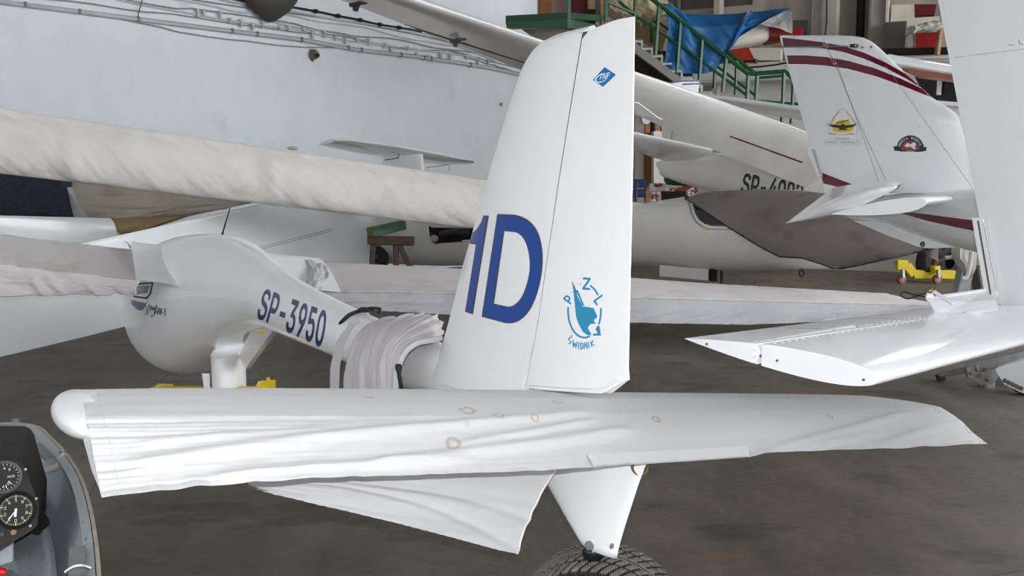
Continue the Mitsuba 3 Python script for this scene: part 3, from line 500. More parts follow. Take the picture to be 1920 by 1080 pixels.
add('loose_corner', gridmesh(wrinkle(refine(np.array([[P(232, 452, 5.7), P(245, 462, 5.7), P(262, 470, 5.65)], [P(238, 453, 5.75), P(252, 466, 5.75), P(285, 468, 5.75)], [P(240, 462, 5.8), P(262, 474, 5.8), P(300, 468, 5.85)]]), 24, 24), .012, 4, 4, 3)), 'm_cloth_wing', k)
us = np.linspace(600, 1757, 14)
def rows_r(u):
    te = rw_te(u, np.interp(u, [617, 852, 1182, 1280, 1580, 1757], [547, 550, 557, 560, 568, 573])); ul = np.interp(u, [600, 1757], [572, 1752]); le = rw_le(ul, np.interp(ul, [557, 863, 1183, 1280, 1663, 1752], [488, 503, 520, 528, 550, 570]))
    hm = rw_te(u - 2, np.interp(u, [617, 852, 1000, 1182, 1413, 1650, 1757], [578, 590, 597, 605, 609, 598, 576]))
    return [le - Z * .05, le, lerp(le, te, .35) + Z * .02, lerp(le, te, .7) + Z * .015, te, lerp(te, hm, .5) + [.003, -.010, 0], hm]
g = cover_grid(us, rows_r, 300, [(0, 5, 34), (4, 7, 24)])
g = wrinkle(g, .015, 40, 7, 15, 5, lambda u, v: .5 + .5 * np.clip(v * 1.4 - .4, 0, 1), CAM)
uu, vv = np.meshgrid(np.linspace(0, 1, g.shape[0]), np.linspace(0, 1, g.shape[1]), indexing='ij'); nn = gnormals(g); nn *= np.sign((nn * (CAM - g)).sum(-1, keepdims=True))
g = g + nn * (.016 * np.clip((vv - .62) * 3, 0, 1) * (meshkit.fbm(np.stack([uu * 46 + vv * 3, vv * 3.5, 0 * uu], -1), 3, 8) - .5) * 2)[..., None]
k = thing('wing_cover', 'long greyish wing cover with hanging skirt on the low far wing of the foreground glider', 'aircraft cover')
add('cloth', closed_cover(g[:, :35]), 'm_cloth_wing', k, 50); add('skirt', cat_([gridmesh(g[:, 34:]), gridmesh(g[:, 34:] - nn[:, 34:] * .004)]), 'm_skirt_shaded', k, 50, label='hanging skirt with its shade put into a darker cloth colour')  # the skirt's shade is put into its darker cloth colour
cu = refine(np.array([[P(572, 488, 6.3), P(596, 493, 6.25), P(612, 500, 6.2)], [P(580, 500, 6.1), P(598, 508, 5.95), P(614, 518, 5.9)], [P(575, 530, 5.75), P(592, 524, 5.7), P(608, 530, 5.75)], [P(568, 536, 5.6), P(586, 545, 5.6), P(600, 545, 5.65)]]), 30, 24)
add('turned_cuff', gridmesh(wrinkle(cu, .03, 4, 5, 8)), 'm_cloth_white', k, 50, label='white turned-back end of the cover')
q = P(1757, 571, 9.5); add('tip_strap', bar(P(1752, 570, 9.5), P(1776, 573, 9.6), .05, .02), 'm_maroon', k)
# cloth bundled on the tail boom
def bund(u, v, D): return P(u, v, D)
rows = [[(722, 600, 3.5), (700, 606, 3.42), (674, 632, 3.32), (657, 670, 3.28), (647, 715, 3.28), (643, 790, 3.28)],
        [(738, 594, 3.45), (712, 604, 3.32), (684, 636, 3.2), (672, 680, 3.14), (668, 720, 3.13), (666, 790, 3.13)],
        [(782, 588, 3.4), (752, 600, 3.2), (716, 636, 3.08), (702, 680, 3.02), (698, 720, 3.01), (696, 790, 3.01)],
        [(812, 590, 3.35), (782, 604, 3.1), (738, 640, 2.98), (722, 680, 2.93), (720, 720, 2.92), (720, 790, 2.92)],
        [(828, 606, 3.3), (806, 618, 3.05), (756, 646, 2.93), (738, 682, 2.89), (733, 720, 2.88), (735, 790, 2.88)],
        [(826, 634, 3.2), (806, 638, 3.02), (768, 650, 2.93), (748, 680, 2.89), (740, 705, 2.88), (738, 790, 2.88)]]
g = refine(np.array([[bund(*q) for q in r] for r in rows]), 110, 80)
uu, vv = np.meshgrid(np.linspace(0, 1, 110), np.linspace(0, 1, 80), indexing='ij'); nn = gnormals(g); nn *= np.sign((nn * (CAM - g)).sum(-1, keepdims=True))
pl_ = (meshkit.fbm(np.stack([uu * 11 + .6 * np.sin(vv * 3), vv * 1.3, 0 * uu + 2], -1), 3, 12) - .5) * 2
pl2 = (meshkit.fbm(np.stack([uu * 30 + .8 * np.sin(vv * 4), vv * 2.2, 0 * uu + 5], -1), 3, 5) - .5) * 2
g = g + nn * (.022 * pl_ * (.35 + .65 * np.clip(vv * 2, 0, 1)) + .012 * pl2)[..., None]
k = thing('fabric_cover', 'white cloth cover bunched up around the tail boom in front of the fin', 'aircraft cover')
add('cloth', cat_([gridmesh(g), gridmesh(g - nn * .004)]), 'm_cloth_grey', k, 60)
add('front_hem', gridmesh(refine(np.array([[P(690, 584, 3.7), P(655, 606, 3.42), P(630, 640, 3.38), P(619, 690, 3.38), P(618, 790, 3.38)], [P(694, 590, 3.68), P(664, 612, 3.40), P(644, 648, 3.34), P(637, 690, 3.34), P(634, 790, 3.34)]]), 12, 50, 3)), 'm_cloth_grey', k, 60)
add('rear_hem', tube(resample([P(826, 634, 2.98), P(790, 641, 2.9), P(765, 655, 2.87), P(750, 680, 2.86), P(743, 706, 2.86), P(742, 728, 2.86)], 30), .010, 8), 'm_cloth_white', k)
add('cord', tube(resample([P(747, 684, 2.84), P(748, 700, 2.83), P(751, 718, 2.83), P(757, 745, 2.84)], 16), [.010] * 3 + [.0065] * 13, 8), 'm_black', k, label='black elastic cord')
k = thing('strap', 'black strap tied around the tail boom behind the lettering', 'strap')
add('band', tube(resample([P(637, 610, 3.62), P(646, 598, 3.58), P(658, 589, 3.58), P(675, 583, 3.62), P(700, 580, 3.75)], 24), .008, 8), 'm_black', k); add('knot', ellipsoid(P(683, 581, 3.6), .026, .014, .011), 'm_black', k)
add('loose_end', tube(resample([P(684, 581, 3.58), P(698, 578, 3.56), P(712, 579, 3.56), P(710, 586, 3.57)], 14), .007, 6), 'm_black', k)
# yellow ground dolly under the pod (two ends show)
k = thing('wheel_dolly', 'yellow dolly under the pod of the foreground glider, only its end showing', 'dolly')
c = P(502, 716, 5.1); ex = unit([.84, .54, 0]); ey = unit([-.54, .84, 0])
add('cradle', plate([P(478, 733, 5.0), P(488, 713, 5.0), P(518, 710, 5.05), P(520, 728, 5.05), P(505, 730, 5.0)], .10), 'm_yellow', k); add('beam', bar(P(480, 734, 5.0), P(290, 733, 5.4), .07, .05), 'm_yellow', k); add('end_plate', plate([P(290, 730, 5.4), P(291, 723, 5.4), P(318, 724, 5.4), P(318, 731, 5.4)], .06), 'm_yellow', k)
for u, v, D_ in ((305, 733, 5.37), (488, 734, 5.0)):
    q = P(u, v, D_); add('castor_leg', bar(q, q * [1, 1, 0] + Z * .09, .035), 'm_yellow', k); add('castor', lathe([(.015, -.02), (.07, -.02), (.078, 0), (.07, .02), (.015, .02)], q * [1, 1, 0] + Z * .078, [.5, .85, 0], 24), 'm_rubber', k)
add('lug', bar(P(503, 712, 5.05), P(503, 708, 5.05), .02), 'm_yellow', k)

# ================================================================ the tyre that carries the tail
k = thing('car_tyre', 'worn treaded car tyre under the tail skid of the foreground glider', 'tyre')
tc_ = np.array([0.235, 2.32, 0.0]); R0 = 0.237; tc_[2] = R0 - .004; axd = unit([0.28, 0.96, 0.0]); ea = unit(np.cross(axd, Z)); W2 = 0.112
nth, nw = 720, 61; th = np.linspace(0, 2 * np.pi, nth, endpoint=False); w = np.linspace(-1, 1, nw); TH, WW = np.meshgrid(th, w, indexing='ij')
R = R0 - .010 * np.abs(WW) ** 3.2 - .02 * np.clip(np.abs(WW) - .9, 0, 1) * 5
gr = np.zeros_like(R)
for c in (-.45, 0.0, .45): gr = np.maximum(gr, np.exp(-((WW - c) / .05) ** 4))
ph = (TH * 56 / (2 * np.pi) + np.abs(WW) * 2.2 * np.sign(WW)) % 1; gr = np.maximum(gr, np.exp(-((ph - .5) / .16) ** 4) * (np.abs(WW) > .07)); ph2 = (TH * 224 / (2 * np.pi) - WW * 4) % 1; gr = np.maximum(gr, .35 * np.exp(-((ph2 - .5) / .14) ** 4))
R = R - .0095 * np.clip(gr, 0, 1)
tread = tc_ + R[..., None] * (np.cos(TH)[..., None] * ea + np.sin(TH)[..., None] * Z) + (WW * W2)[..., None] * axd
def tyre_col(p, n, uv):
    q = mi.Vector3f(p.x - tc_[0], p.y - tc_[1], p.z - tc_[2]); w_ = q.x * axd[0] + q.y * axd[1]; rad = dr.sqrt(dr.maximum(dr.squared_norm(q) - w_ * w_, 0)); w_ = dr.abs(w_) / W2
    lug = smoothstep(-0.0065, -0.0015, rad - (R0 - .010 * w_ ** 3.2)); d_ = fbm(p.x * 25, p.y * 25, p.z * 25, 3)
    return mix([0.018, 0.017, 0.015], mix([0.10, 0.095, 0.08], [0.23, 0.22, 0.185], d_), lug)
mat('m_tyre', mikit.proc(tyre_col), 0.75, 0.25)
add('tread', gridmesh(np.concatenate([tread, tread[:1]])), 'm_tyre', k, 50)
for s in (-1, 1):
    add('sidewall', lathe([(R0 - .028, s * W2), (R0 - .05, s * (W2 + .006)), (R0 - .09, s * (W2 + .002)), (R0 - .105, s * (W2 - .018)), (R0 - .107, s * (W2 - .03))], tc_, axd, 80), 'm_rubber', k, 60)

# ================================================================ the half cockpit with instruments (left edge)
k = thing('cockpit_section', 'grey blue metal cockpit shell of an old glider at the lower left edge', 'glider cockpit')
zr_ = 0.60; rim = resample([PZ(-40, 800, zr_), PZ(25, 795, zr_), PZ(60, 799, zr_), PZ(95, 823, zr_), PZ(127, 858, zr_), PZ(152, 900, zr_), PZ(170, 960, zr_), PZ(181, 1030, zr_), PZ(186, 1100, zr_), PZ(187, 1200, zr_)], 80)
tn = np.gradient(rim, axis=0); inn = np.cross(Z, tn); inn /= np.linalg.norm(inn, axis=1, keepdims=True); inn *= -1 if (inn[40] @ [-1, 0, 0]) < 0 else 1
def off(d, dz): return rim + inn * d + Z * dz
add('outer_skin', gridmesh(np.stack([off(-.004, .004), off(-.004, -.1), off(.01, -.25), off(.06, -.42), off(.20, -.56)], 1)), 'm_grey_paint', k, 60)
add('inner_skin', gridmesh(np.stack([off(.012, .002), off(.022, -.03), off(.034, -.08), off(.055, -.15), off(.09, -.23), off(.15, -.31), off(.24, -.36)], 1)), 'm_grey_paint', k, 60)
add('side_tray', gridmesh(np.stack([off(.085, -.135), off(.10, -.125), off(.13, -.128), off(.25, -.15), off(.60, -.20)], 1)[:58]), 'm_hammertone', k, 60, label='speckled hammer-finish tray')
add('tray_wall', gridmesh(np.stack([off(.085, -.135), off(.09, -.22), off(.15, -.32)], 1)[:58]), 'm_hammertone', k, 60)
add('floor_pan', gridmesh(np.stack([off(.22, -.345), off(.45, -.36), off(.9, -.36)], 1)), 'm_hammertone', k, 60)
add('rim', gridmesh(np.stack([off(-.005, -.012), off(-.005, .005), off(.0, .007), off(.004, .005), off(.004, -.01)], 1)), 'm_worn_edge', k, 60, label='worn pale edge strip of the shell')
add('flange', gridmesh(np.stack([off(.006, .004), off(.028, -.002), off(.028, -.02)], 1)), 'm_hammertone', k, 60)
i = 66; add('rail', bar(rim[60] + inn[60] * .04 + Z * .004, rim[74] + inn[74] * .04 + Z * .004, .034, .014), 'm_dull_steel', k); add('rail_clip', tube(resample([rim[i] + inn[i] * .015 + Z * .012, rim[i] + inn[i] * .04 + Z * .022, rim[i] + inn[i] * .065 + Z * .012], 9), .004, 6), 'm_steel', k)
add('gusset', plate([PZ(70, 830, .585), PZ(112, 836, .585), PZ(112, 858, .585), PZ(86, 861, .585), PZ(75, 852, .585)], .006), 'm_dull_steel', k); add('hose', tube(resample([PZ(86, 880, .54), PZ(100, 877, .56), PZ(112, 868, .585), PZ(118, 853, .60)], 16), .0095, 8), 'm_canvas_dirty', k, label='olive hose')
add('screw', cyl(PZ(30, 792, .60), PZ(30, 792, .60) + Z * .012, .014), 'm_dull_steel', k); add('screw', cyl(PZ(117, 849, .605), PZ(117, 849, .605) + Z * .008, .010), 'm_steel', k)
for v in (1041, 1080): add('stiffener', tube([PZ(10, v, .42), PZ(66, v + 1, .42)], .010, 8), 'm_hammertone', k)
add('frame_upright', bar(P(12, 1010, 2.30), P(12, 1120, 2.25), .035, .02), 'm_grey_paint', k)
# the instrument panel: a black housing with a flat face that is turned to the seat
k = thing('instrument_panel', 'black instrument panel housing with round dials at the left edge', 'instrument panel')
D0 = 2.22; nf = unit(CAM + [-.25, 0, .1] - P(10, 930, D0)); o0 = P(10, 930, D0); fp = lambda u, v, h=0: PP(u, v, o0 + nf * h, nf)
front = [(-110, 864), (29, 862), (40, 868), (50, 885), (73, 946), (70, 985), (58, 996), (-4, 1034), (-40, 1056), (-110, 1060)]; back = [(-110, 797), (46, 799), (57, 804), (64, 815), (88, 900), (86, 955), (76, 975), (10, 1015), (-30, 1035), (-110, 1040)]
fr = np.array([fp(*q) for q in front]); D1 = 2.62; bk = np.array([PP(*q, P(10, 930, D1), nf) for q in back]); hr = np.stack([fr * .985 + fr.mean(0) * .015, fr + (bk - fr) * .03, lerp(fr, bk, .5), bk])
add('housing', loft(refine(hr, 4, 10, 1)), 'm_housing', k, 30, label='matt black metal hood')
add('face', plate([fp(u, v, .004) for u, v in front], .006), 'm_housing', k, False)
fx = unit(np.cross(Z, nf)); fy = np.cross(nf, fx)
def dial(u, v, r, bez, name):
    c = fp(u, v, .006); d = key_for(name, k); labels[d] = {'label': 'round black dial with ' + ('a grey bezel' if bez == 'm_dull_steel' else 'yellow figures')}
    add('bezel', lathe([(r * 1.16, 0), (r * 1.16, .010), (r * 1.06, .014), (r * .97, .010), (r * .96, .004)], c, nf, 48), bez, d); add('dial_face', lathe([(.0005, .003), (r * .97, .003)], c, nf, 40), 'm_dial', d, False)
    return c, d
def flat(c, pts2, r, h=.0042): return [c + fx * x * r + fy * y * r + nf * h for x, y in pts2]
def dtext(c, s, x, y, h, r):
    v, f = text2d(s, False); v = v - (v.min(0) + v.max(0)) / 2; return TM(c + (v[:, :1] * h + x * r) * fx + (v[:, 1:] * h + y * r) * fy + nf * .0045, f)
def strip(c, a, r0, r1, w, h=.0043):
    d = fx * math.cos(a) + fy * math.sin(a); s = -fx * math.sin(a) + fy * math.cos(a); return quadm(c + d * r0 - s * w + nf * h, c + d * r1 - s * w + nf * h, c + d * r1 + s * w + nf * h, c + d * r0 + s * w + nf * h)
r1 = 26.5 / F * D0; c, d = dial(9, 895, r1, 'm_dull_steel', 'dial')
add('figures', cat_([dtext(c, t, x, y, r1 * .2, r1) for t, x, y in (('4', 0, .66), ('5', .33, .52), ('4', -.1, -.66), ('5', .22, -.50), ('m/s', .42, .02), ('3', -.36, .55), ('2', -.6, .3))] + [strip(c, a, r1 * .84, r1 * .95, r1 * .02) for a in np.linspace(0, 2 * np.pi, 24)]), 'm_dial_white', d, False)
add('needle', cat_([strip(c, -.9, r1 * .38, r1 * .72, r1 * .025), strip(c, -1.45, r1 * .55, r1 * .8, r1 * .025)]), 'm_dial_white', d, False)
r2 = 31.0 / F * D0; c, d = dial(30, 957, r2, 'm_black', 'dial')
an = lambda q: math.radians(-92 - q * 36)
add('figures', cat_([dtext(c, str(q), .62 * math.cos(an(q)), .62 * math.sin(an(q)), r2 * .2, r2) for q in range(10)] + [strip(c, an(q), r2 * (.74 if abs(q % 1) < .01 else .82), r2 * .92, r2 * (.025 if abs(q % 1) < .01 else .012)) for q in np.arange(0, 10, .2)]), 'm_dial_lume', d, False)
add('needle', cat_([strip(c, math.radians(-128), -r2 * .12, r2 * .66, r2 * .035, .006), strip(c, math.radians(-97), -r2 * .1, r2 * .40, r2 * .07, .0055)]), 'm_dial_white', d, False)
for u, v in ((48, 880), (30, 872), (68, 935), (57, 986), (5, 870)): q = fp(u, v, .004); add('screw', cyl(q, q + nf * .003, .0035), 'm_worn_edge', k)
for u, v, rr_ in ((26, 998, .007), (4, 1002, .007)): q = fp(u, v, .004); add('knob', cyl(q, q + nf * .010, rr_), 'm_wood' if u > 10 else 'm_black', k)
add('side_bracket', plate([P(72, 945, 2.35), P(92, 972, 2.4), P(88, 984, 2.4), P(66, 1002, 2.35), P(60, 995, 2.3)], .01), 'm_housing', k)
k = thing('control_handle', 'bright red control knob at the lower left corner', 'knob')
q = P(2, 1072, 2.1); add('grip', tube(resample([q + [-.06, 0, -.006], q + [-.02, 0, 0], q + [.0, 0, 0], q + [.016, 0, -.001]], 14), np.r_[np.full(10, .011), .0105, .009, .006, .001], 14), 'm_red_knob', k, True); add('plate', plate([P(2, 1076, 2.12), P(18, 1064, 2.14), P(45, 1084, 2.1), P(40, 1110, 2.08), P(-5, 1110, 2.08)], .004), 'm_dull_steel', k)
# ================================================================ the glider whose covered wing crosses the picture (grey hood over its canopy)
d1 = unit([.57, -.82, 0]); s1 = unit([.82, .57, 0])                                   # its nose direction; the side turned away from us
gl2 = thing('glider', 'white glider behind the foreground fin, its canopy under a grey hood', 'glider')
st = [(u_, a_, b_, w_ * 1.25, D_ * 1.25) for u_, a_, b_, w_, D_ in [(1060, 412, 470, .17, 9.5), (1120, 396, 488, .24, 9.1), (1200, 382, 498, .30, 8.7), (1290, 368, 504, .32, 8.25), (1350, 360, 508, .325, 7.98), (1420, 356, 508, .32, 7.7), (1500, 357, 505, .30, 7.35), (1580, 369, 499, .265, 7.05), (1660, 394, 486, .19, 6.82), (1715, 420, 470, .11, 6.7), (1742, 440, 452, .02, 6.65)]]
def body(st, e=2.2, n=36, ku=60, sd=s1):
    rings = []
    for u, vt, vb, hw, D in st:
        a, b = P(u, vt, D), P(u, vb, D); c = (a + b) / 2; h = (a[2] - b[2]) / 2; th = np.linspace(0, 2 * np.pi, n, endpoint=False)
        sx = np.sign(np.cos(th)) * np.abs(np.cos(th)) ** (2 / e); sz = np.sign(np.sin(th)) * np.abs(np.sin(th)) ** (2 / e)
        rings.append(c + hw * sx[:, None] * sd + h * sz[:, None] * Z)
    return refine(np.array(rings), ku, n, 3)
rg = body(st); f2m = loft(rg); add('fuselage', f2m, 'm_old_gelcoat', gl2, 60)
v2, f2 = tri2d(Polygon(zp([(1196, 62), (1240, 82), (1320, 140), (1385, 192), (1300, 190), (1262, 178), (1232, 155), (1210, 118)], 900, 360)), 8); add('window', decal(v2, f2, f2m, .004), 'm_tint', gl2, True, label='dark tinted canopy edge below the hood')
v2, f2 = tri2d(Polygon(zp([(1170, 62), (1178, 58), (1200, 130), (1222, 168), (1262, 196), (1300, 206), (1420, 210), (1420, 214), (1296, 212), (1250, 200), (1212, 174), (1188, 130)], 900, 360)), 8); add('canopy_seam', decal(v2, f2, f2m, .004), 'm_fine_seam', gl2, True)
v2, f2 = tri2d(Polygon(zp([(1240, 192), (1292, 208), (1292, 216), (1262, 210)], 900, 360)), 8); add('tape', decal(v2, f2, f2m, .006), 'm_yellow_print', gl2, True, label='strip of yellow tape')
add('gear_door', plate([P(1237, 497, 10.2), P(1328, 505, 9.88), P(1328, 526, 9.88), P(1236, 518, 10.2)], .02), 'm_grey_gelcoat', gl2); add('wheel_fork', bar(P(1337, 500, 9.88), P(1337, 527, 9.88), .06, .09), 'm_dark', gl2); add('strut', bar(P(1353, 505, 9.88), P(1353, 531, 9.88), .025), 'm_black', gl2)
add('landing_wheel', lathe([(.04, -.05), (.12, -.05), (.16, -.03), (.165, 0), (.16, .03), (.12, .05), (.04, .05)], P(1290, 508, 10.4) * [1, 1, 0] + Z * .165, s1, 30), 'm_rubber', gl2, 40)
add('tow_hook', lathe([(.030 + .010 * math.cos(t), .010 * math.sin(t)) for t in np.linspace(0, 2 * np.pi, 9)], P(1503, 512, 9.12), unit([.5, -.8, .1]), 20), 'm_black', gl2)
q = P(1440, 507, 9.5); add('tail_post', tube([P(1000, 440, 12.4), P(900, 437, 13.2), P(700, 433, 15.5)], [.14, .12, .10], 20), 'm_old_gelcoat', gl2)
# its wing under the canvas cover
cw_t = wpl(P(0, 203, 7), P(1183, 377, 10.8))
us = np.linspace(-140, 1183, 16)
def rows_w(u):
    t = 203 + (378 - 203) * u / 1183; b = 325 + (462 - 325) * u / 1183; m = lerp(t, b, .12)
    sl = np.array([-.82, -.57, 0]); fw = d1; k = 1.0
    T_ = cw_t(u, t); B_2 = cw_t(u, b)
    return [T_ - fw * .10 - Z * .05, T_, lerp(T_, B_2, .10) + fw * .05, lerp(T_, B_2, .3) + fw * .11, lerp(T_, B_2, .6) + fw * .12, lerp(T_, B_2, .86) + fw * .08, B_2, lerp(T_, B_2, .9) - fw * .12, lerp(T_, B_2, .5) - fw * .30, lerp(T_, B_2, .2) - fw * .22]
def shape_cover(rowsf, us, ku, kv): return refine(np.array([rowsf(u) for u in us]), ku, kv, 3)
end = [(1220, 384, 454, 10.62), (1250, 391, 440, 10.5), (1270, 395, 420, 10.4), (1283, 398, 404, 10.37)]
G_ = np.array([rows_w(u) for u in us] + [[lerp(P(u, t, D), P(u, b, D), f) + d1 * g * (b - t) / 84 for f, g in ((.05, -.10), (0, 0), (.10, .05), (.3, .11), (.6, .12), (.86, .08), (1, 0), (.9, -.12), (.5, -.25), (.2, -.2))] for u, t, b, D in end])
g = refine(np.concatenate([G_, G_[:, :1]], 1), 380, 90, 1)
g = refine(np.concatenate([refine(G_, len(G_), 70, 3), G_[:, :1]], 1), 380, 80, 1)
uu, vv = np.meshgrid(np.linspace(0, 1, g.shape[0]), np.linspace(0, 1, g.shape[1]), indexing='ij'); nn = gnormals(g); nn *= np.sign((nn * (CAM - g)).sum(-1, keepdims=True))
bb = np.clip((vv - .1) / .1, 0, 1) * np.clip((.66 - vv) / .06, 0, 1)
dsp = .024 * (meshkit.fbm(np.stack([uu * 34 - vv * 3, vv * 3.5, 0 * uu], -1), 4, 31) - .5) * 2 * (.3 + .7 * np.clip(vv * 2.2, 0, 1)) + .010 * (meshkit.fbm(np.stack([uu * 70 - vv * 12, vv * 4, 0 * uu + 4], -1), 3, 5) - .5) * 2
for u0, w, h, sl in ((.155, .010, .018, .02), (.22, .012, .016, -.03), (.365, .010, -.028, .0), (.382, .007, .024, .01), (.41, .012, .015, -.02), (.62, .012, .018, .12), (.68, .012, .016, .12), (.75, .012, .016, .1)):
    dsp += h * np.exp(-((uu - u0 - sl * (vv - .3)) / w) ** 2) * np.clip((vv - .15) * 5, 0, 1) * np.clip((.62 - vv) * 8, 0, 1)
dsp += .006 * np.exp(-((vv - .115) / .012) ** 2)
g = g + nn * (dsp * bb)[..., None]
k = thing('wing_cover', 'long cream canvas cover on the wing crossing above the pod, left to centre', 'aircraft cover')
add('cloth', gridmesh(g, False, False), 'm_canvas', k, 60); add('end_cap', gridmesh(np.stack([g[0], np.tile(g[0].mean(0), (g.shape[1], 1))])), 'm_canvas', k, False)
i = 172; add('ridge_seam', tube(g[5:330, 9] + nn[5:330, 9] * .001, .003, 5), 'm_canvas', k); q = P(549, 279, 8.56); add('pocket', ellipsoid(q + Z * .005, .05, .04, .018), 'm_canvas_dirty', k, True, label='small folded pocket on the ridge')
q = P(332, 356, 7.94); add('tie', tube(resample([q, q + [.03, 0, -.02], q + [-.02, 0, -.04]], 8), .008, 6), 'm_canvas_dirty', k)
k = thing('canopy_cover', 'dark grey hood draped over the canopy of the white glider behind', 'aircraft cover')
edge = [(1289, 376), (1320, 396), (1380, 433), (1420, 457), (1462, 480), (1507, 482), (1540, 493), (1562, 502), (1578, 504), (1613, 497), (1670, 484), (1730, 470), (1755, 464)]
topl = [(1289, 374), (1306, 367), (1330, 363), (1380, 360), (1420, 358), (1500, 361), (1580, 370), (1660, 388), (1715, 413), (1755, 440)]
rows = []
for u in np.linspace(1289, 1755, 70):
    vt = np.interp(u, *zip(*topl)); ve = max(np.interp(u, *zip(*edge)), vt + 3); stv = np.array(st, float); c = [np.interp(min(u, 1742), stv[:, 0], stv[:, j]) for j in (1, 2, 3, 4)]
    hw = c[2] + .02; col = [P(u, vt, c[3]) + s1 * hw * 1.0 - Z * .25, P(u, vt, c[3]) + s1 * hw * .75 - Z * .06, P(u, vt, c[3]) + s1 * hw * .3]
    last = None; pts_ = []
    for f in np.linspace(0, 1, 26):
        v = vt + (ve - vt) * f; h = f2m.ray.intersects_location([CAM], [ray(u, v)])[0]
        pts_.append((v, h[:, 1].min() - .05 if len(h) else None))
    known = [(v, D_) for v, D_ in pts_ if D_ is not None]
    for v, D_ in pts_:
        if D_ is None: D_ = np.interp(v, *zip(*known)) if known else c[3] - .1
        col.append(P(u, v, D_))
    rows.append(col)
g = refine(np.array(rows), 150, 90, 1); uu, vv = np.meshgrid(np.linspace(0, 1, 150), np.linspace(0, 1, 90), indexing='ij'); nn = gnormals(g); nn *= np.sign((nn * (CAM - g)).sum(-1, keepdims=True))
g = g + nn * (.022 * (meshkit.fbm(np.stack([uu * 5 + vv * 2, vv * 3, 0 * uu], -1), 3, 17) - .5) * 2 * np.clip(vv * 3, 0, 1) + .02)[..., None]
add('cloth', cat_([gridmesh(g), gridmesh(g - nn * .006)]), 'm_tarp_grey', k, 60); add('hem', tube(g[::2, -1], .008, 6), 'm_dark_print', k)
add('toggle', bar(P(1286, 370, 10.0), P(1296, 376, 9.95), .04), 'm_black', k)

# ================================================================ the glider with the letters SP-409.. and the wing raised over everything
gl3 = thing('glider', 'white glider at the back with one wing raised high across the picture', 'glider')
st3 = [(1243, 303, 331, .07, 12.4), (1262, 296, 338, .10, 12.25), (1300, 288, 349, .14, 12.0), (1360, 288, 365, .20, 11.6), (1430, 304, 392, .27, 11.1), (1520, 326, 425, .33, 10.4), (1620, 345, 452, .34, 9.7), (1720, 375, 455, .25, 9.0), (1780, 405, 440, .05, 8.6)]
f3m = loft(body(st3)); add('fuselage', f3m, 'm_old_gelcoat', gl3, 60)
v2, f2 = quad_text('SP-4092', (1396, 324), (1508, 344), (1503, 383), (1388, 363), True, 7); add('registration', decal(v2, f2, f3m, .006), 'm_black_print', gl3, True, label='black letters SP-4092')
add('fin', wing([(P(1336, 285, 11.8), P(1246, 318, 12.45), .10, s1), (P(1316, 240, 11.95), P(1240, 240, 12.5), .10, s1), (P(1300, 190, 12.0), P(1238, 180, 12.5), .10, s1)], 18, 0), 'm_old_gelcoat', gl3, 50)
add('rudder', plate([P(1243, 300, 12.35), P(1230, 304, 12.5), P(1232, 313, 12.5), P(1245, 332, 12.35), P(1248, 318, 12.3)], .04), 'm_old_gelcoat', gl3)
add('hinge_gap', bar(P(1261, 240, 12.28), P(1259, 262, 12.28), .012), 'm_fine_seam', gl3)
add('stabilizer', wing([(P(1337, 280, 11.5), P(1250, 303, 12.1), .11, Z), (P(1240, 259, 10.9), P(1215, 292, 11.5), .11, Z), (P(1150, 240, 10.3), P(1150, 272, 10.8), .11, Z)], 24, 0), 'm_gelcoat', gl3, 50)
raised = wing([(P(690, -30, 4.9), P(575, -25, 5.3), .13, Z), (P(1023, 79, 6.4), P(985, 134, 6.85), .135, Z), (P(1188, 135, 7.35), P(1190, 214, 7.9), .14, Z), (P(1340, 186, 8.2), P(1340, 282, 8.85), .14, Z), (P(1545, 259, 9.5), P(1510, 352, 10.1), .14, Z), (P(1680, 308, 10.3), P(1610, 392, 10.9), .14, Z)], 34, 0.02)
add('wing', raised, 'm_grey_gelcoat', gl3, 50, label='raised wing seen from below')
for u, v, D in ((660, 10, 5.4), (848, 78, 6.1)): q = P(u, v, D); add('aileron_horn', cat_([plate([q, q + [.05, 0, .012], q + [.03, 0, -.035], q + [.005, 0, -.03]], .012), bar(q + [-.015, 0, 0], q + [.09, 0, .02], .02)]), 'm_dark_print', gl3)
add('airbrake_cap', plate([P(1190, 199, 7.6), P(1198, 200, 7.6), P(1236, 214, 7.8), P(1243, 219, 7.8), P(1193, 218, 7.75)], .012), 'm_gelcoat', gl3)
v2, f2 = tri2d(Polygon([(1369, 254), (1505, 303), (1504, 306), (1368, 256)]), 10); add('slot', decal(v2, f2, raised, .003), 'm_maroon', gl3, True, label='thin dark red slot in the wing underside')
v2, f2 = tri2d(Polygon([(640, 8), (985, 117), (985, 119), (640, 11)]), 12); add('aileron_seam', decal(v2, f2, raised, .002), 'm_seam', gl3, True)

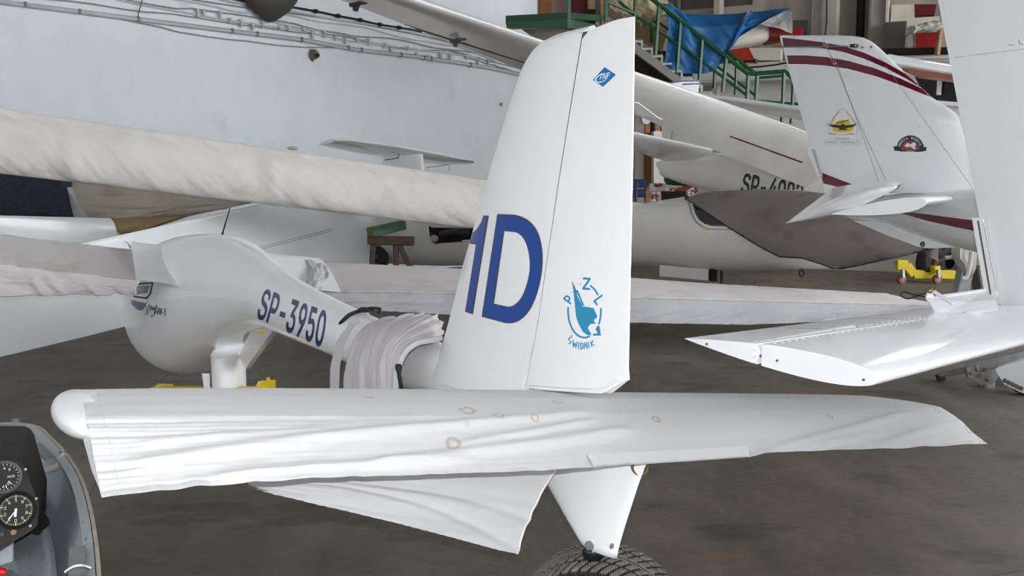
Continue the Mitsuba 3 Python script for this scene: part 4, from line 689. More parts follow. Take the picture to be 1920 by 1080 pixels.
# ================================================================ things along the left wall
k = thing('stored_wing', 'glossy white glider wing stored upright on its edge behind the pod', 'wing')
wp = wing([(P(-60, 500, 6.55), P(-60, 684, 6.5), .11, s1 * -1), (P(160, 455, 7.25), P(160, 631, 7.2), .11, -s1), (P(500, 380, 9.6), P(500, 544, 9.5), .11, -s1), (P(690, 340, 11.6), P(690, 494, 11.5), .10, -s1), (P(704, 345, 11.75), P(706, 480, 11.7), .06, -s1)], 40, 0.01)
add('skin', wp, 'm_metal_white', k, 60)
v2, f2 = tri2d(LineString([(468, 469), (622, 429), (622, 433), (468, 473)]).buffer(.6), 12); add('airbrake_seam', decal(v2, f2, wp, .002), 'm_fine_seam', k, True)
k = one('stored_wing', wing([(P(-70, 402, 7.9), P(-70, 476, 7.9), .2, Z * .1 - s1), (P(205, 409, 8.8), P(222, 476, 8.8), .2, Z * .1 - s1), (P(212, 415, 8.83), P(226, 470, 8.83), .1, Z * .1 - s1)], 24, 0), 'm_gelcoat', 'white wing end lying below the quilted navy cover', 'wing', 50)
def lump(px, D, depth, bulge, amp, seed, ku=70, kv=50, f=4):
    """A soft body under a cloth: px = grid of picture points (rows down), its front bulging towards us and its back closed."""
    a = np.array([[P(u, v, D) for u, v in r] for r in px]); a = refine(a, kv, ku, 1); vv, uu = np.meshgrid(np.linspace(0, 1, kv), np.linspace(0, 1, ku), indexing='ij')
    b = bulge * np.sqrt(np.clip(4 * vv * (1 - vv), 0, 1)); fr = a - np.array([0, 1, 0]) * b[..., None]
    fr = wrinkle(fr, amp, f, f * 1.5, seed, 4, lambda y, x: np.ones_like(x), CAM); bk = a + np.array([0, depth, 0]); 
    m = np.concatenate([fr, bk[::-1]], 0); return gridmesh(np.transpose(m, (1, 0, 2)), True, True)
def quilt(m):
    return m
one('quilted_cover', lump([[(-60, 314), (115, 333)], [(-60, 360), (124, 372)], [(-60, 408), (131, 409)]], 9.0, .3, .10, .03, 3), 'm_navy_quilt', 'dark navy quilted cover at the left edge below the canvas wing', 'aircraft cover', 60)
mat('m_navy_quilt', mikit.proc(lambda p, n, uv: mix([0.026, 0.030, 0.050], [0.052, 0.058, 0.090], fbm(p.x * 30, p.y * 30, p.z * 30, 3))), 0.9, 0.1, bump=mikit.proc(lambda p, n, uv: fbm(p.x * 22, p.y * 22, p.z * 40, 3)), bs=.01)
one('cover_edge', lump([[(108, 326), (119, 334)], [(124, 370), (140, 372)], [(128, 409), (160, 409)]], 9.1, .12, .03, .005, 6, 16, 30), 'm_cloth_white', 'narrow white strip of cover between the navy and the dirty canvas', 'aircraft cover', 60)
one('fuselage_cover', lump([[(116, 326), (330, 345), (460, 362), (500, 365)], [(136, 372), (290, 385), (440, 380), (470, 378)], [(160, 409), (230, 413), (320, 409), (400, 392)]], 9.3, .4, .16, .07, 9, 110, 60, 3), 'm_canvas_dirty', 'dirty beige canvas sagging over a fuselage beside the left wall', 'aircraft cover', 60)
one('wing_sleeve', lump([[(208, 410), (345, 406)], [(222, 425), (290, 424)], [(226, 440), (250, 438)]], 8.9, .15, .06, .012, 12, 40, 24), 'm_ply', 'tan padded sleeve on the end of the stored wing', 'aircraft cover', 60)
# a T-tail showing over the canvas wing
k = thing('glider', 'glider at the left wall of which only the T-tail shows', 'glider')
add('stabilizer', wing([(P(628, 262, 10.35), P(597, 271, 10.75), .09, Z), (P(660, 262.5, 10.4), P(640, 281, 11.0), .10, Z), (P(750, 275, 10.5), P(742, 299, 11.2), .10, Z), (P(840, 292, 10.6), P(830, 309, 11.2), .10, Z), (P(886, 301, 10.7), P(880, 308, 11.0), .08, Z), (P(889, 303, 10.75), P(888, 306, 10.85), .05, Z)], 22, 0), 'm_gelcoat', k, 60)
add('fin', wing([(P(792, 286, 10.6), P(718, 290, 11.15), .12, s1), (P(796, 330, 10.6), P(716, 330, 11.15), .13, s1), (P(810, 395, 10.6), P(712, 395, 11.2), .13, s1)], 20, 0), 'm_gelcoat', k, 50)
add('hinge_gap', tube([P(748, 286, 10.7), P(747, 296, 10.72), P(722, 300, 10.9)], .006, 5), 'm_seam', k); add('pushrod', tube([P(800, 314, 10.6), P(842, 309, 10.7), P(842.5, 320, 10.7)], .006, 5), 'm_cable', k)
# white fuselage with an open cockpit between panel and fin
k = thing('glider', 'white glider fuselage with an open cockpit seen behind the wooden trestle', 'glider')
st5 = [(u_, a_, b_, w_ * 1.12, D_ * 1.12) for u_, a_, b_, w_, D_ in [(640, 412, 478, .20, 11.0), (700, 396, 490, .29, 10.8), (780, 388, 497, .33, 10.4), (860, 388, 498, .33, 10.0), (940, 398, 492, .28, 9.7), (1020, 420, 478, .15, 9.4), (1050, 440, 460, .02, 9.3)]]
f5m = loft(body(st5)); add('fuselage', f5m, 'm_grey_gelcoat', k, 60)
v2, f2 = tri2d(Polygon(zp([(972, 190), (990, 200), (1230, 205), (1230, 275), (1205, 276), (1010, 290), (990, 280), (980, 255)], 480, 360)), 9); add('cockpit_shade_patch', decal(v2, f2, f5m, .006), 'm_dark', k, True, label='dark patch on the skin standing for the shaded cockpit opening')  # dark decal on the closed skin imitates the shaded cockpit interior
add('sill', tube(resample([P(803, 424, 11.05), P(806, 442, 11.02), P(814, 456, 11.01), P(850, 453, 10.86), P(886, 450, 10.7)], 24), .010, 6), 'm_gelcoat', k)
q = P(818, 447, 10.98); m_ = trimesh.creation.icosphere(3); m_.vertices = m_.vertices * [.075, .05, .045] * (1 + .5 * (meshkit.fbm(m_.vertices * 3 + 5, 3, 3) - .5))[:, None] + q; add('rag', m_, 'm_tarp_back', k, 60); add('seat_roll', tube(resample([P(828, 441, 10.92), P(850, 437, 10.81), P(884, 436, 10.7)], 10), .05, 12), 'm_black', k)
add('wheel', lathe([(.05, -.05), (.12, -.06), (.17, -.04), (.18, 0), (.17, .04), (.12, .06), (.05, .05)], P(712, 484, 11.65), s1, 28), 'm_rubber', k)
k = thing('trestle', 'dark brown wooden trestle between the upright wing and the white fuselage', 'trestle')
D = 9.3; add('top_beam', bar(P(690, 450, D), P(776, 452, D), .11, .09), 'm_wood_dark', k)
for a, b in (((742, 455), (743, 505)), ((747, 456), (772, 506)), ((700, 455), (697, 506))): add('leg', bar(P(*a, D), PP(*b, P(*b, D), [0, 1, 0]) * [1, 1, 1], .055), 'm_wood_dark', k)
one('padded_beam', bar(P(694, 436, 9.6), P(755, 422, 9.9), .12, .10), 'm_green_pad', 'faded green padded beam lying above the brown trestle', 'beam'); mat('m_green_pad', mikit.proc(lambda p, n, uv: mix([.16, .15, .07], [.12, .24, .17], smoothstep(-1.55, -1.35, p.x))), .7, .2)

# ================================================================ wall services: pipes, cables, lamp, funnel
wpx = lambda pts, off, r, n=60, nn_=6, sag=0.0, seed=0: tube(resample([onwall(u, v, off) for u, v in pts], n) + (Z * 0.02 * sag * (meshkit.noise(np.stack([np.linspace(0, 14, n), 0 * np.arange(n), 0 * np.arange(n) + seed], -1), seed) - .5)[:, None] if sag else 0), r, nn_)
main = [(-60, -6), (0, 3), (147, 22), (257, 36), (430, 58), (560, 74), (673, 94), (790, 108), (913, 127), (985, 142), (1005, 146)]
k = thing('pipe', 'thick grey conduit pipe running along the left wall below the cables', 'pipe')
add('tube', wpx(main, .06, .028, 80, 10), 'm_pipe', k); add('green_line', wpx([(u, v - 3.2) for u, v in main], .04, .010, 80, 6), 'm_teal_dull', k, label='faded green line above the pipe'); mat('m_teal_dull', (.20, .30, .29), .6, .3)
for u in (45, 147, 257, 433, 480, 563, 651, 675, 750, 793, 806, 880): v = np.interp(u, *zip(*main)); add('clip', bar(onwall(u, v - 4, .03), onwall(u, v + 4, .03), .03, .14, up=wl_n), 'm_frame_grey', k)
runs = [([(70, -4), (165, 5), (250, 19), (330, 26), (450, 46), (560, 60), (640, 68), (740, 90), (850, 97), (930, 118), (985, 131)], 'm_cable'), ([(205, -4), (290, 14), (390, 31), (450, 42), (560, 56), (660, 77), (740, 88), (800, 96), (900, 108)], 'm_cable_white'),
        ([(225, -4), (330, 16), (365, 16), (420, 25), (480, 33), (545, 42), (605, 58), (660, 66), (735, 72), (810, 88), (900, 100), (985, 128)], 'm_cable'), ([(320, -2), (400, 12), (450, 22), (540, 28), (600, 40), (680, 51), (742, 67), (800, 78), (880, 92), (960, 118)], 'm_cable_white'),
        ([(330, -5), (430, 9), (520, 22), (600, 33), (660, 42), (740, 57), (800, 68), (860, 84), (950, 112)], 'm_cable'), ([(400, -4), (500, 14), (570, 25), (640, 38), (700, 46), (790, 60), (850, 82), (930, 115)], 'm_cable_white'),
        ([(190, 25), (270, 45), (400, 70), (520, 84), (630, 89)], 'm_cable'), ([(500, 38), (560, 52), (640, 62), (700, 80), (780, 92)], 'm_cable_white'), ([(840, 92), (880, 108), (920, 120), (985, 140)], 'm_cable')]
for i, (pts, m_) in enumerate(runs): add('cable', wpx(pts, .03 + .006 * (i % 3), .010 if m_ == 'm_cable' else .013, 70, 6, 1.0, i), m_, None, label=['thin grey cable on the left wall, one of a loose bundle', 'white cable on the left wall, one of a loose bundle'][m_ != 'm_cable'], cat='cable', group='cables in the bundle on the left wall')
k = thing('cable', 'black cable with clips along the top of the wall bundle', 'cable'); blk = [(410, -12), (450, 0), (540, 12), (592, 21), (630, 29), (673, 37), (712, 46), (770, 55), (790, 60)]
add('line', wpx(blk, .06, .016, 60, 6), 'm_black', k)
for u in (592, 634, 675, 712, 748): v = np.interp(u, *zip(*blk)); q = onwall(u, v, .06); add('clip', ellipsoid(q, .05, .05, .035, sub=2), 'm_black', k, True)
q0 = onwall(258, 33, .05); add('cable', tube([onwall(268, -4, .05), onwall(262, 16, .05), q0], .006, 5), 'm_black', None, label='short black wire hanging onto the conduit pipe', cat='cable')
rng = np.random.default_rng(4)
for i in range(26):
    u = 365 + i * 22 + rng.uniform(-6, 6); v0 = np.interp(u, [320, 990], [4, 128]) + rng.uniform(-4, 10); q = onwall(u, v0, .05)
    add('cable_clip', cat_([bar(q, q - Z * rng.uniform(.05, .12), .03, .05, up=wl_n), bar(q - Z * .02 - wl_n * .03, q - Z * .02 + wl_n * .02, .05, .03)]), 'm_pipe', None, label='small white cable clip on the left wall', cat='clip', group='cable clips on the left wall')
k = thing('ventilation_hood', 'dark sheet metal hood pointing down over the wall cables at the top edge', 'hood')
c = onwall(505, 5, .30); th = np.linspace(0, 2 * np.pi, 28, endpoint=False); wd = unit(np.array([1., 1, 0]))
add('funnel', loft([onwall(505, 41, .12) + Z * z + r * (np.cos(th)[:, None] * wd + .42 * np.sin(th)[:, None] * wl_n) for z, r in ((0, .05), (.02, .10), (.10, .22), (.20, .36), (.38, .50), (.60, .52))]), 'm_dark_panel', k, 50)
k = thing('wall_lamp', 'small rusty wall lamp with a bare bulb on the left wall', 'lamp')
q = onwall(585, 97, .0); q2 = onwall(592, 112, .10); add('shade', lathe([(.02, -.02), (.055, 0), (.075, .05), (.078, .10), (.068, .105)], q + wl_n * .03, unit(q2 - q), 24), 'm_worn_lamp', k, 50); mat('m_worn_lamp', mikit.proc(lambda p, n, uv: mix([.06, .05, .04], [.26, .22, .17], fbm(p.x * 30, p.y * 30, p.z * 30, 3))), .6, .4)
add('bulb', ellipsoid(onwall(598, 115, .14), .032, .032, .036), 'm_glass', k, True); add('back_plate', plate([onwall(581, 92, .01), onwall(590, 94, .01), onwall(588, 116, .01), onwall(582, 113, .01)], .01), 'm_worn_lamp', k)
q = onwall(939, 196, .0); one('wall_socket', bar(q + Z * .03, q - Z * .03, .05, .05), 'm_frame_grey', 'tiny grey box on the left wall beside the foreground fin', 'socket')
# ================================================================ the small aeroplane with maroon stripes
ac = thing('light_aircraft', 'white light aircraft tail with maroon stripes', 'aircraft')
e1 = unit([.55, -.835, 0]); n1 = unit([.835, .55, 0]); O1 = P(1690, 360, 5.6)
A = lambda u, v, o=0: PP(u, v, O1 + n1 * o, n1)
def surf(lef, tef, vs, tcs, a=0.0, b=1.0, n=22, blunt=0.0):
    """A fin seen side on: leading and trailing edge columns (u at row v) in the picture."""
    rings = []
    for v, t in zip(vs, tcs):
        le, te = A(lef(v), v), A(tef(v), v); ch = te - le; pr = airfoil(n, t, 0, a, b, blunt); c = np.linalg.norm(ch); rings.append([le + ch * x + n1 * y * c for x, y in pr])
    return loft(rings)
ipx = lambda pts: (lambda v: float(np.interp(v, [q[1] for q in pts], [q[0] for q in pts])))
le1 = ipx([(1560, 66), (1600, 67), (1625, 72), (1640, 82), (1660, 100), (1700, 140), (1750, 185), (1795, 212), (1830, 330), (1832, 470)]); te1 = ipx([(1463, 66), (1463, 72), (1500, 205), (1525, 290), (1545, 352)])
hg = lambda v: np.interp(v, [66, 80, 130, 230, 362], [1548, 1556, 1583, 1630, 1692])
vs = np.r_[[66.5, 68, 71, 76], np.linspace(82, 362, 26)]; tcs = [.02, .05, .075, .085] + [.095] * 26
# leading edge is swept: use rows, finished by a rounded cap
def fin_part(a_, b_, name, mat_):
    rings = []
    for v, t in zip(vs, tcs):
        L_, T_ = le1(v), te1(v); h = hg(v); f0 = {'L': 0.0, 'H': (L_ - h - 1.0) / (L_ - T_), 'H2': (L_ - h + 1.2) / (L_ - T_), 'T': 1.0}
        le, te = A(L_, v), A(T_, v); ch = te - le; pr = airfoil(22, t, 0, f0[a_], f0[b_], .004); c = np.linalg.norm(ch); rings.append([le + ch * x + n1 * y * c for x, y in pr])
    m = loft(rings); add(name, m, mat_, ac, 40); return m
fa = fin_part('L', 'H', 'fin', 'm_metal_white'); fb = fin_part('H2', 'T', 'rudder', 'm_metal_white')
add('rudder_tab', plate([A(1516, 278, -.03), A(1522, 276, -.03), A(1541, 330, -.03), A(1534, 333, -.03), A(1514, 285, -.03)], .012), 'm_metal_white', ac); add('tab_hinge', bar(A(1524, 279, -.035), A(1541, 333, -.035), .012, .006), 'm_fine_seam', ac)
both1 = cat_([fa, fb])
def band(top, bot, name='stripe'):
    v2, f2 = tri2d(Polygon(top + bot[::-1]), 8); add(name, decal(v2, f2, both1, .002), 'm_maroon', ac, True, label='maroon stripe')
band([(1462, 70), (1500, 74), (1540, 79), (1580, 86), (1620, 99), (1660, 117), (1700, 140), (1740, 168), (1775, 191)], [(1465, 87), (1500, 88), (1540, 90), (1580, 97), (1620, 110), (1660, 127), (1700, 148), (1740, 173), (1775, 193)])
band([(1471, 104), (1510, 104), (1550, 107), (1590, 114), (1640, 128), (1690, 148), (1740, 172), (1778, 192)], [(1474, 120), (1510, 120), (1550, 123), (1590, 129), (1640, 142), (1690, 160), (1740, 180), (1780, 195)])
band([(1523, 313), (1545, 325), (1575, 337), (1608, 349)], [(1529, 335), (1545, 344), (1570, 350), (1606, 350)])
for p0, p1 in (((1650, 108), (1830, 362)), ((1570, 122), (1656, 362))):
    v2, f2 = tri2d(stroke([p0, p1], .9), 10); add('skin_seam', decal(v2, f2, both1, .002), 'm_fine_seam', ac, True)
def rivets(lines, m, parent, r=.0035, step=9.5):
    out = []
    for (u0, v0, u1, v1) in lines:
        for t in np.linspace(0, 1, max(2, int(math.hypot(u1 - u0, v1 - v0) / step))):
            u, v = u0 + (u1 - u0) * t, v0 + (v1 - v0) * t; h, ir, it = m.ray.intersects_location([CAM], [ray(u, v)], multiple_hits=False)
            if len(h):
                nn_ = m.face_normals[it[0]]; nn_ = nn_ * np.sign(nn_ @ (CAM - h[0])); out.append(lathe([(r, -.0005), (r * .8, .0012), (.0002, .0018)], h[0], nn_, 8))
    add('rivets', cat_(out), 'm_metal_white', parent, True, kind='stuff')
rivets([(1590, 128, 1700, 362), (1572, 126, 1672, 352), (1650, 112, 1820, 345), (1512, 198, 1600, 194), (1690, 240, 1790, 236), (1530, 284, 1630, 282), (1640, 90, 1660, 98), (1480, 95, 1560, 96)], both1, ac)
for u, v in ((1617, 89), (1634, 88)): q = A(u, v, -.04); add('screw', cyl(q, q - n1 * .006, .006), 'm_seam', ac)
add('trim_rod', tube([A(1465, 88, -.06), A(1590, 87, -.06)], .005, 6), 'm_dull_steel', ac); add('navigation_light', bar(A(1596, 86, -.06), A(1606, 85.5, -.06), .03, .02), 'm_black', ac); q = A(1604, 85.5, -.072); add('light_lens', ellipsoid(q, .006, .006, .006), 'm_orange_print', ac, True)
# stickers
tri = Polygon([(1580, 203), (1586, 207), (1607, 232), (1611, 232), (1611, 236), (1606, 237), (1609, 252), (1554, 252), (1557, 238), (1550, 236), (1550, 231), (1554, 231), (1574, 207)])
v2, f2 = tri2d(tri.exterior.buffer(.55), 6); add('sticker', decal(v2, f2, fb, .002), 'm_grey_print', ac, True, label='triangular sticker outline with a yellow centre')
v2, f2 = tri2d(Polygon([(1563, 235), (1568, 228), (1580, 224), (1592, 227), (1598, 235), (1600, 244), (1590, 247), (1580, 248), (1566, 247), (1561, 244)]), 6); add('sticker', decal(v2, f2, fb, .002), 'm_yellow_print', ac, True)
v2, f2 = tri2d(unary_union([stroke([(1559, 232), (1566, 218), (1574, 210)], 1.6), stroke([(1588, 210), (1597, 220), (1605, 233)], 1.6), stroke([(1557, 250), (1570, 252)], 1.8), stroke([(1588, 252), (1603, 250)], 1.8)]), 6); add('sticker', decal(v2, f2, fb, .003), 'm_orange_print', ac, True)
pl9 = unary_union([Polygon([(1553, 233), (1568, 234), (1577, 235), (1580, 231), (1585, 235), (1598, 234), (1608, 232), (1600, 238), (1588, 240), (1584, 243), (1577, 243), (1573, 240), (1560, 238)]), stroke([(1569, 231), (1592, 225)], 1.6), stroke([(1572, 243), (1590, 243)], 1.6)])
v2, f2 = tri2d(pl9, 5); add('sticker', decal(v2, f2, fb, .004), 'm_dark_print', ac, True, label='small black aeroplane emblem')
v2, f2 = quad_text('SPORT AIRCRAFT', (1549, 264.5), (1610, 265), (1610, 269.5), (1549, 269), True, 6); v3, f3 = quad_text('CZECH', (1567, 257.5), (1593, 257.5), (1593, 262), (1567, 262), True, 6)
add('sticker_lettering', decal(np.vstack([v2, v3]), np.vstack([f2, f3 + len(v2)]), fb, .003), 'm_grey_print', ac, True, kind='stuff'); v2, f2 = tri2d(Polygon([(1547, 263), (1612, 263), (1612, 271), (1547, 271)]).buffer(1).exterior.buffer(.4), 6); add('sticker', decal(v2, f2, fb, .002), 'm_grey_print', ac, True)
sem = affinity.scale(Point(1707, 280).buffer(1, 32), 26, 26).intersection(Polygon([(1670, 240), (1745, 240), (1745, 280), (1670, 280)])); v2, f2 = tri2d(unary_union([sem, Polygon([(1676, 274), (1738, 276), (1736, 283), (1724, 285), (1690, 284), (1677, 282)])]), 6); add('badge', decal(v2, f2, fa, .002), 'm_dark_print', ac, True, label='dark half-round badge with white letters')
v2, f2 = tri2d(affinity.scale(Point(1707, 281).buffer(1, 32), 17, 17).intersection(Polygon([(1670, 240), (1745, 240), (1745, 281), (1670, 281)])), 6); add('badge', decal(v2, f2, fa, .003), 'm_brown_print', ac, True)
lt = []
for i, ch_ in enumerate('ARNIA REBUS'):
    if ch_ == ' ': continue
    a_ = math.radians(160 - i * 13.5); cx, cy = 1707 + 21.3 * math.cos(a_), 280 - 21.3 * math.sin(a_); v, f = text2d(ch_, True); v = v - (v.min(0) + v.max(0)) / 2; r_ = a_ - math.pi / 2
    v = v * 4.6; v = np.c_[v[:, 0] * math.cos(r_) - v[:, 1] * math.sin(r_), v[:, 0] * math.sin(r_) + v[:, 1] * math.cos(r_)]; lt.append((np.c_[cx + v[:, 0], cy - v[:, 1]], f))
v2 = np.vstack([q for q, _ in lt]); f2 = np.vstack([f + sum(len(lt[j][0]) for j in range(i)) for i, (_, f) in enumerate(lt)]); add('badge_lettering', decal(v2, f2, fa, .004), 'm_white_print', ac, True, kind='stuff')
v2, f2 = tri2d(unary_union([Polygon([(1696, 273), (1702, 268), (1708, 271), (1714, 266), (1719, 270), (1716, 276), (1719, 280), (1713, 279), (1708, 275), (1700, 276)])]), 4); add('badge', decal(v2, f2, fa, .004), 'm_white_print', ac, True)
v2, f2 = quad_text('1997', (1700, 281.6), (1716, 282), (1716, 284.8), (1700, 284.4), True, 6); add('badge_date', decal(v2, f2, fa, .004), 'm_white_print', ac, True, kind='stuff')
# tail cone, ventral fin, stabilizer, drooped elevator
stA = [(1578, 384, 398, .04, 6.05), (1610, 370, 415, .09, 5.95), (1680, 362, 430, .15, 5.75), (1760, 356, 452, .21, 5.45), (1830, 352, 470, .25, 5.2), (1960, 340, 500, .32, 4.75)]
tcone = loft(body(stA, 2.1, 36, 50, n1)); add('tail_cone', tcone, 'm_metal_white', ac, 60)
v2, f2 = tri2d(Polygon([(1688, 399), (1715, 399), (1760, 405), (1832, 414), (1832, 433), (1790, 425), (1740, 414)]), 9); add('stripe', decal(v2, f2, tcone, .003), 'm_maroon', ac, True, label='maroon stripe')
add('ventral_fin', plate([A(1600, 414, -.02), A(1650, 416, -.02), A(1760, 440, -.02), A(1830, 452, -.02), A(1830, 462, -.02), A(1745, 466, -.02), A(1722, 463, -.02), A(1660, 440, -.02)], .03), 'm_metal_white', ac); q = A(1730, 458, -.02); add('tie_down_hole', lathe([(.004, .001), (.012, .002), (.014, .006), (.016, .001)], q, -n1, 18), 'm_seam', ac, 40)
add('stabilizer', wing([(P(1738, 380, 4.75), P(1557, 402, 5.0), .16, Z), (P(1742, 376, 4.80), P(1562, 397, 5.05), .13, Z), (P(1800, 372, 5.25), P(1660, 385, 5.5), .12, Z)], 26, .0), 'm_metal_white', ac, 50)
el_n = [(P(1676, 352, 4.9)), (P(1475, 417, 5.35))]
add('elevator', wing([(P(1690, 347, 5.3), P(1562, 352, 5.95), .085, Z), (P(1680, 351, 4.96), P(1482, 412, 5.38), .085, Z)], 20, .0), 'm_metal_white', ac, 50)
rod = resample([P(1678, 351, 4.86), P(1640, 362, 4.92), P(1580, 383, 5.05), P(1530, 400, 5.2), P(1474, 418, 5.36)], 30); tt_ = np.linspace(0, 1, 30); add('elevator_tip', tube(rod, .0015 + .058 * np.sin(np.pi * np.clip(.015 + tt_ * .98, 0, 1)) ** .75 * (1 - .62 * tt_), 16), 'm_metal_white', ac, 60)
rivets([(1500, 396, 1570, 352), (1520, 390, 1590, 362)], cat_([TM(*(lambda s: (s.vertices, s.faces))(wing([(P(1690, 347, 5.3), P(1562, 352, 5.95), .085, Z), (P(1680, 351, 4.96), P(1482, 412, 5.38), .085, Z)], 20, .0)))]), ac)
# ================================================================ the aeroplane tail in front, on the right
af = thing('light_aircraft', 'plain white riveted aircraft tail reaching in from the right edge', 'aircraft')
e2 = unit([.43, -.9, 0]); n2 = unit([.9, .43, 0]); O2 = P(1890, 560, 3.25)
A2 = lambda u, v, o=0: PP(u, v, O2 + n2 * o, n2)
def tev(v): return np.interp(v, [-120, 0, 560, 640], [1737, 1759, 1866, 1881])
rings = []
for v in np.linspace(-110, 590, 24):
    te = A2(tev(v), v); le = te + e2 * np.interp(v, [-110, 590], [.75, 1.05]); ch = te - le; c = np.linalg.norm(ch); rings.append([le + ch * x + n2 * y * c for x, y in airfoil(26, .10, 0, 0, 1, .006)])
ff = loft(rings); add('fin', ff, 'm_metal_white', af, 50)
add('trim_tab', plate([A2(1822, 408, -.03), A2(1838, 409, -.03), A2(1842, 412, -.03), A2(1869, 553, -.03), A2(1865, 559, -.03), A2(1846, 552, -.03)], .010), 'm_metal_white', af); 
holes = []
for t in np.linspace(0, 1, 34): q = A2(1834 + 23 * t, 416 + 134 * t, -.0305); holes.append(lathe([(.0002, .0012), (.004, .001), (.0042, 0)], q, -n2, 8))
add('hinge_pins', cat_(holes), 'm_seam', af, False, kind='stuff'); add('tab_seam', tube([A2(1844, 418, -.032), A2(1869, 545, -.032)], .0015, 5), 'm_fine_seam', af)
for pts in ([(1790, 108), (1850, 100), (1920, 92)],):
    v2, f2 = tri2d(stroke(pts, .8), 12); add('skin_seam', decal(v2, f2, ff, .0015), 'm_fine_seam', af, True)
v2, f2 = tri2d(unary_union([stroke([(1891, 84), (1900, 85)], 1), stroke([(1910, 74), (1913, 83), (1918, 83)], 1)]), 6); add('scratch', decal(v2, f2, ff, .0015), 'm_seam', af, True, kind='stuff')
tl_ = A2(1866, 560); add('tail_cone', loft(np.array([[tl_ + e2 * x + Z * (.02 + r * math.sin(t) * 1.15) + n2 * r * math.cos(t) for t in np.linspace(0, 2 * np.pi, 28, endpoint=False)] for x, r in ((.42, .05), (.5, .09), (.9, .14), (1.5, .22), (2.4, .34))])), 'm_metal_white', af, 50)
zS = 1.0; S_ = lambda u, v, dz=0: PZ(u, v, zS + dz)
hT, hR = S_(1447, 660), S_(1905, 572); tT, tR = S_(1285, 634), S_(1757, 576); lT = S_(1652, 712, -.005); sp_ = unit(hR - hT)
lR = lT + sp_ * np.linalg.norm(hR - hT) * 1.0; up2 = Z
def ring_se(le, te, pr, c): return [le + (te - le) * x + Z * y * c for x, y in pr]
def blade(secs, name, a, b, blunt=0.0, n=30):
    rings = []
    for le, te, tc_x in secs: c = np.linalg.norm(te - le); rings.append(ring_se(le, te, airfoil(n, tc_x, 0, a, b, blunt), c))
    m = loft(rings); return m
cT = np.linalg.norm(tT - lT)
xh = np.linalg.norm((hT - lT)) / cT
stab = blade([(lT, tT, .105), (lR, tR, .105)], '', 0.0, xh - .012); add('stabilizer', stab, 'm_metal_white', af, 40)
elev = blade([(lT, tT, .105), (lR, tR, .105)], '', xh + .010, 1.0); add('elevator', elev, 'm_metal_white', af, 40)
eo = -sp_
def rib(a, b, off, name, grow=1.0, tcx=.105):
    pr = airfoil(30, tcx, 0, a, b); base = np.array(ring_se(lT, tT, pr, cT)) + eo * off; cc = base.mean(0); r0 = base; r1 = cc + (base - cc) * .985 + eo * .004
    add(name, loft(np.array([base - eo * .004, r0, r1])), 'm_metal_white', af, 30)
rib(0, xh - .012, .004, 'stabilizer_end_rib'); rib(xh + .010, 1.0, .004, 'elevator_end_rib')
add('hinge_rod', tube([hT + Z * .004 + eo * .0, hR + Z * .004], .012, 10), 'm_steel', af)
q = lT + (tT - lT) * (xh + .045); add('elevator_nose', cyl(q + eo * .004, q + sp_ * .5, .027, 24), 'm_metal_white', af)
LS = np.linalg.norm(hR - hT)
sp2 = lambda x, s, dz=0: lerp(lerp(lT, lR, s / LS), lerp(tT, tR, s / LS), x) + Z * dz
for x in (xh - .04, xh + .06):
    pts = []
    for s in np.arange(.03, 1.4, .034): h = (stab if x < xh else elev).ray.intersects_location([sp2(x, s, .5)], [[0, 0, -1]])[0]; pts += [lathe([(.0038, -.0005), (.003, .0012), (.0002, .0018)], h[np.argmax(h[:, 2])], Z, 8)] if len(h) else []
    add('rivets', cat_(pts), 'm_metal_white', af, True, kind='stuff')
for s in (.42, .85):
    pts = []
    for x in np.linspace(xh + .05, .97, 12):
        h = elev.ray.intersects_location([sp2(x, s, .5)], [[0, 0, -1]])[0]; pts += [h[np.argmax(h[:, 2])] + Z * .0005] if len(h) else []
    if len(pts) > 2: add('skin_lap', tube(pts, .0012, 5), 'm_steel', af)
for u, v in ((1325, 645), (1426, 667), (1457, 676), (1619, 712)):
    t_ = None; q = PP(u, v, lT + eo * .0085, eo); add('screw', cyl(q - eo * .002, q + eo * .0022, .0028, 12), 'm_seam', af)
for v in (653, 665, 677): q = PP(1414, v, lT + eo * .0085, eo); add('screw', cyl(q - eo * .002, q + eo * .002, .004, 12), 'm_metal_white', af)
# raised trim tab with horn and cable
add('elevator_tab', loft(np.array([[P(1738, 560, 3.1), P(1848, 544, 2.98), P(1868, 562, 2.9), P(1872, 574, 2.88), P(1758, 592, 3.05)], [P(1738, 562, 3.12), P(1848, 547, 3.0), P(1868, 568, 2.92), P(1872, 582, 2.9), P(1758, 600, 3.07)]])), 'm_metal_white', af, False)
add('tab_edge', tube([P(1737, 560, 3.1), P(1848, 544.5, 2.98)], .007, 8), 'm_metal_white', af); add('tab_horn', plate([P(1737, 559, 3.05), P(1742, 543, 3.05), P(1747, 543, 3.05), P(1752, 559, 3.05)], .01), 'm_metal_white', af); q = P(1744, 545, 3.04); add('horn_bolt', ellipsoid(q, .010, .008, .010), 'm_brass', af, True)
add('tab_cable', tube(resample([P(1738, 548, 3.06), P(1715, 553, 3.1), P(1695, 547, 3.12), P(1688, 553, 3.12), P(1702, 560, 3.1), P(1722, 555, 3.08), P(1736, 557, 3.06)], 40), .0025, 6), 'm_black', af); add('pushrod', tube([P(1752, 547, 3.04), P(1788, 570, 2.95)], .006, 6), 'm_metal_white', af)
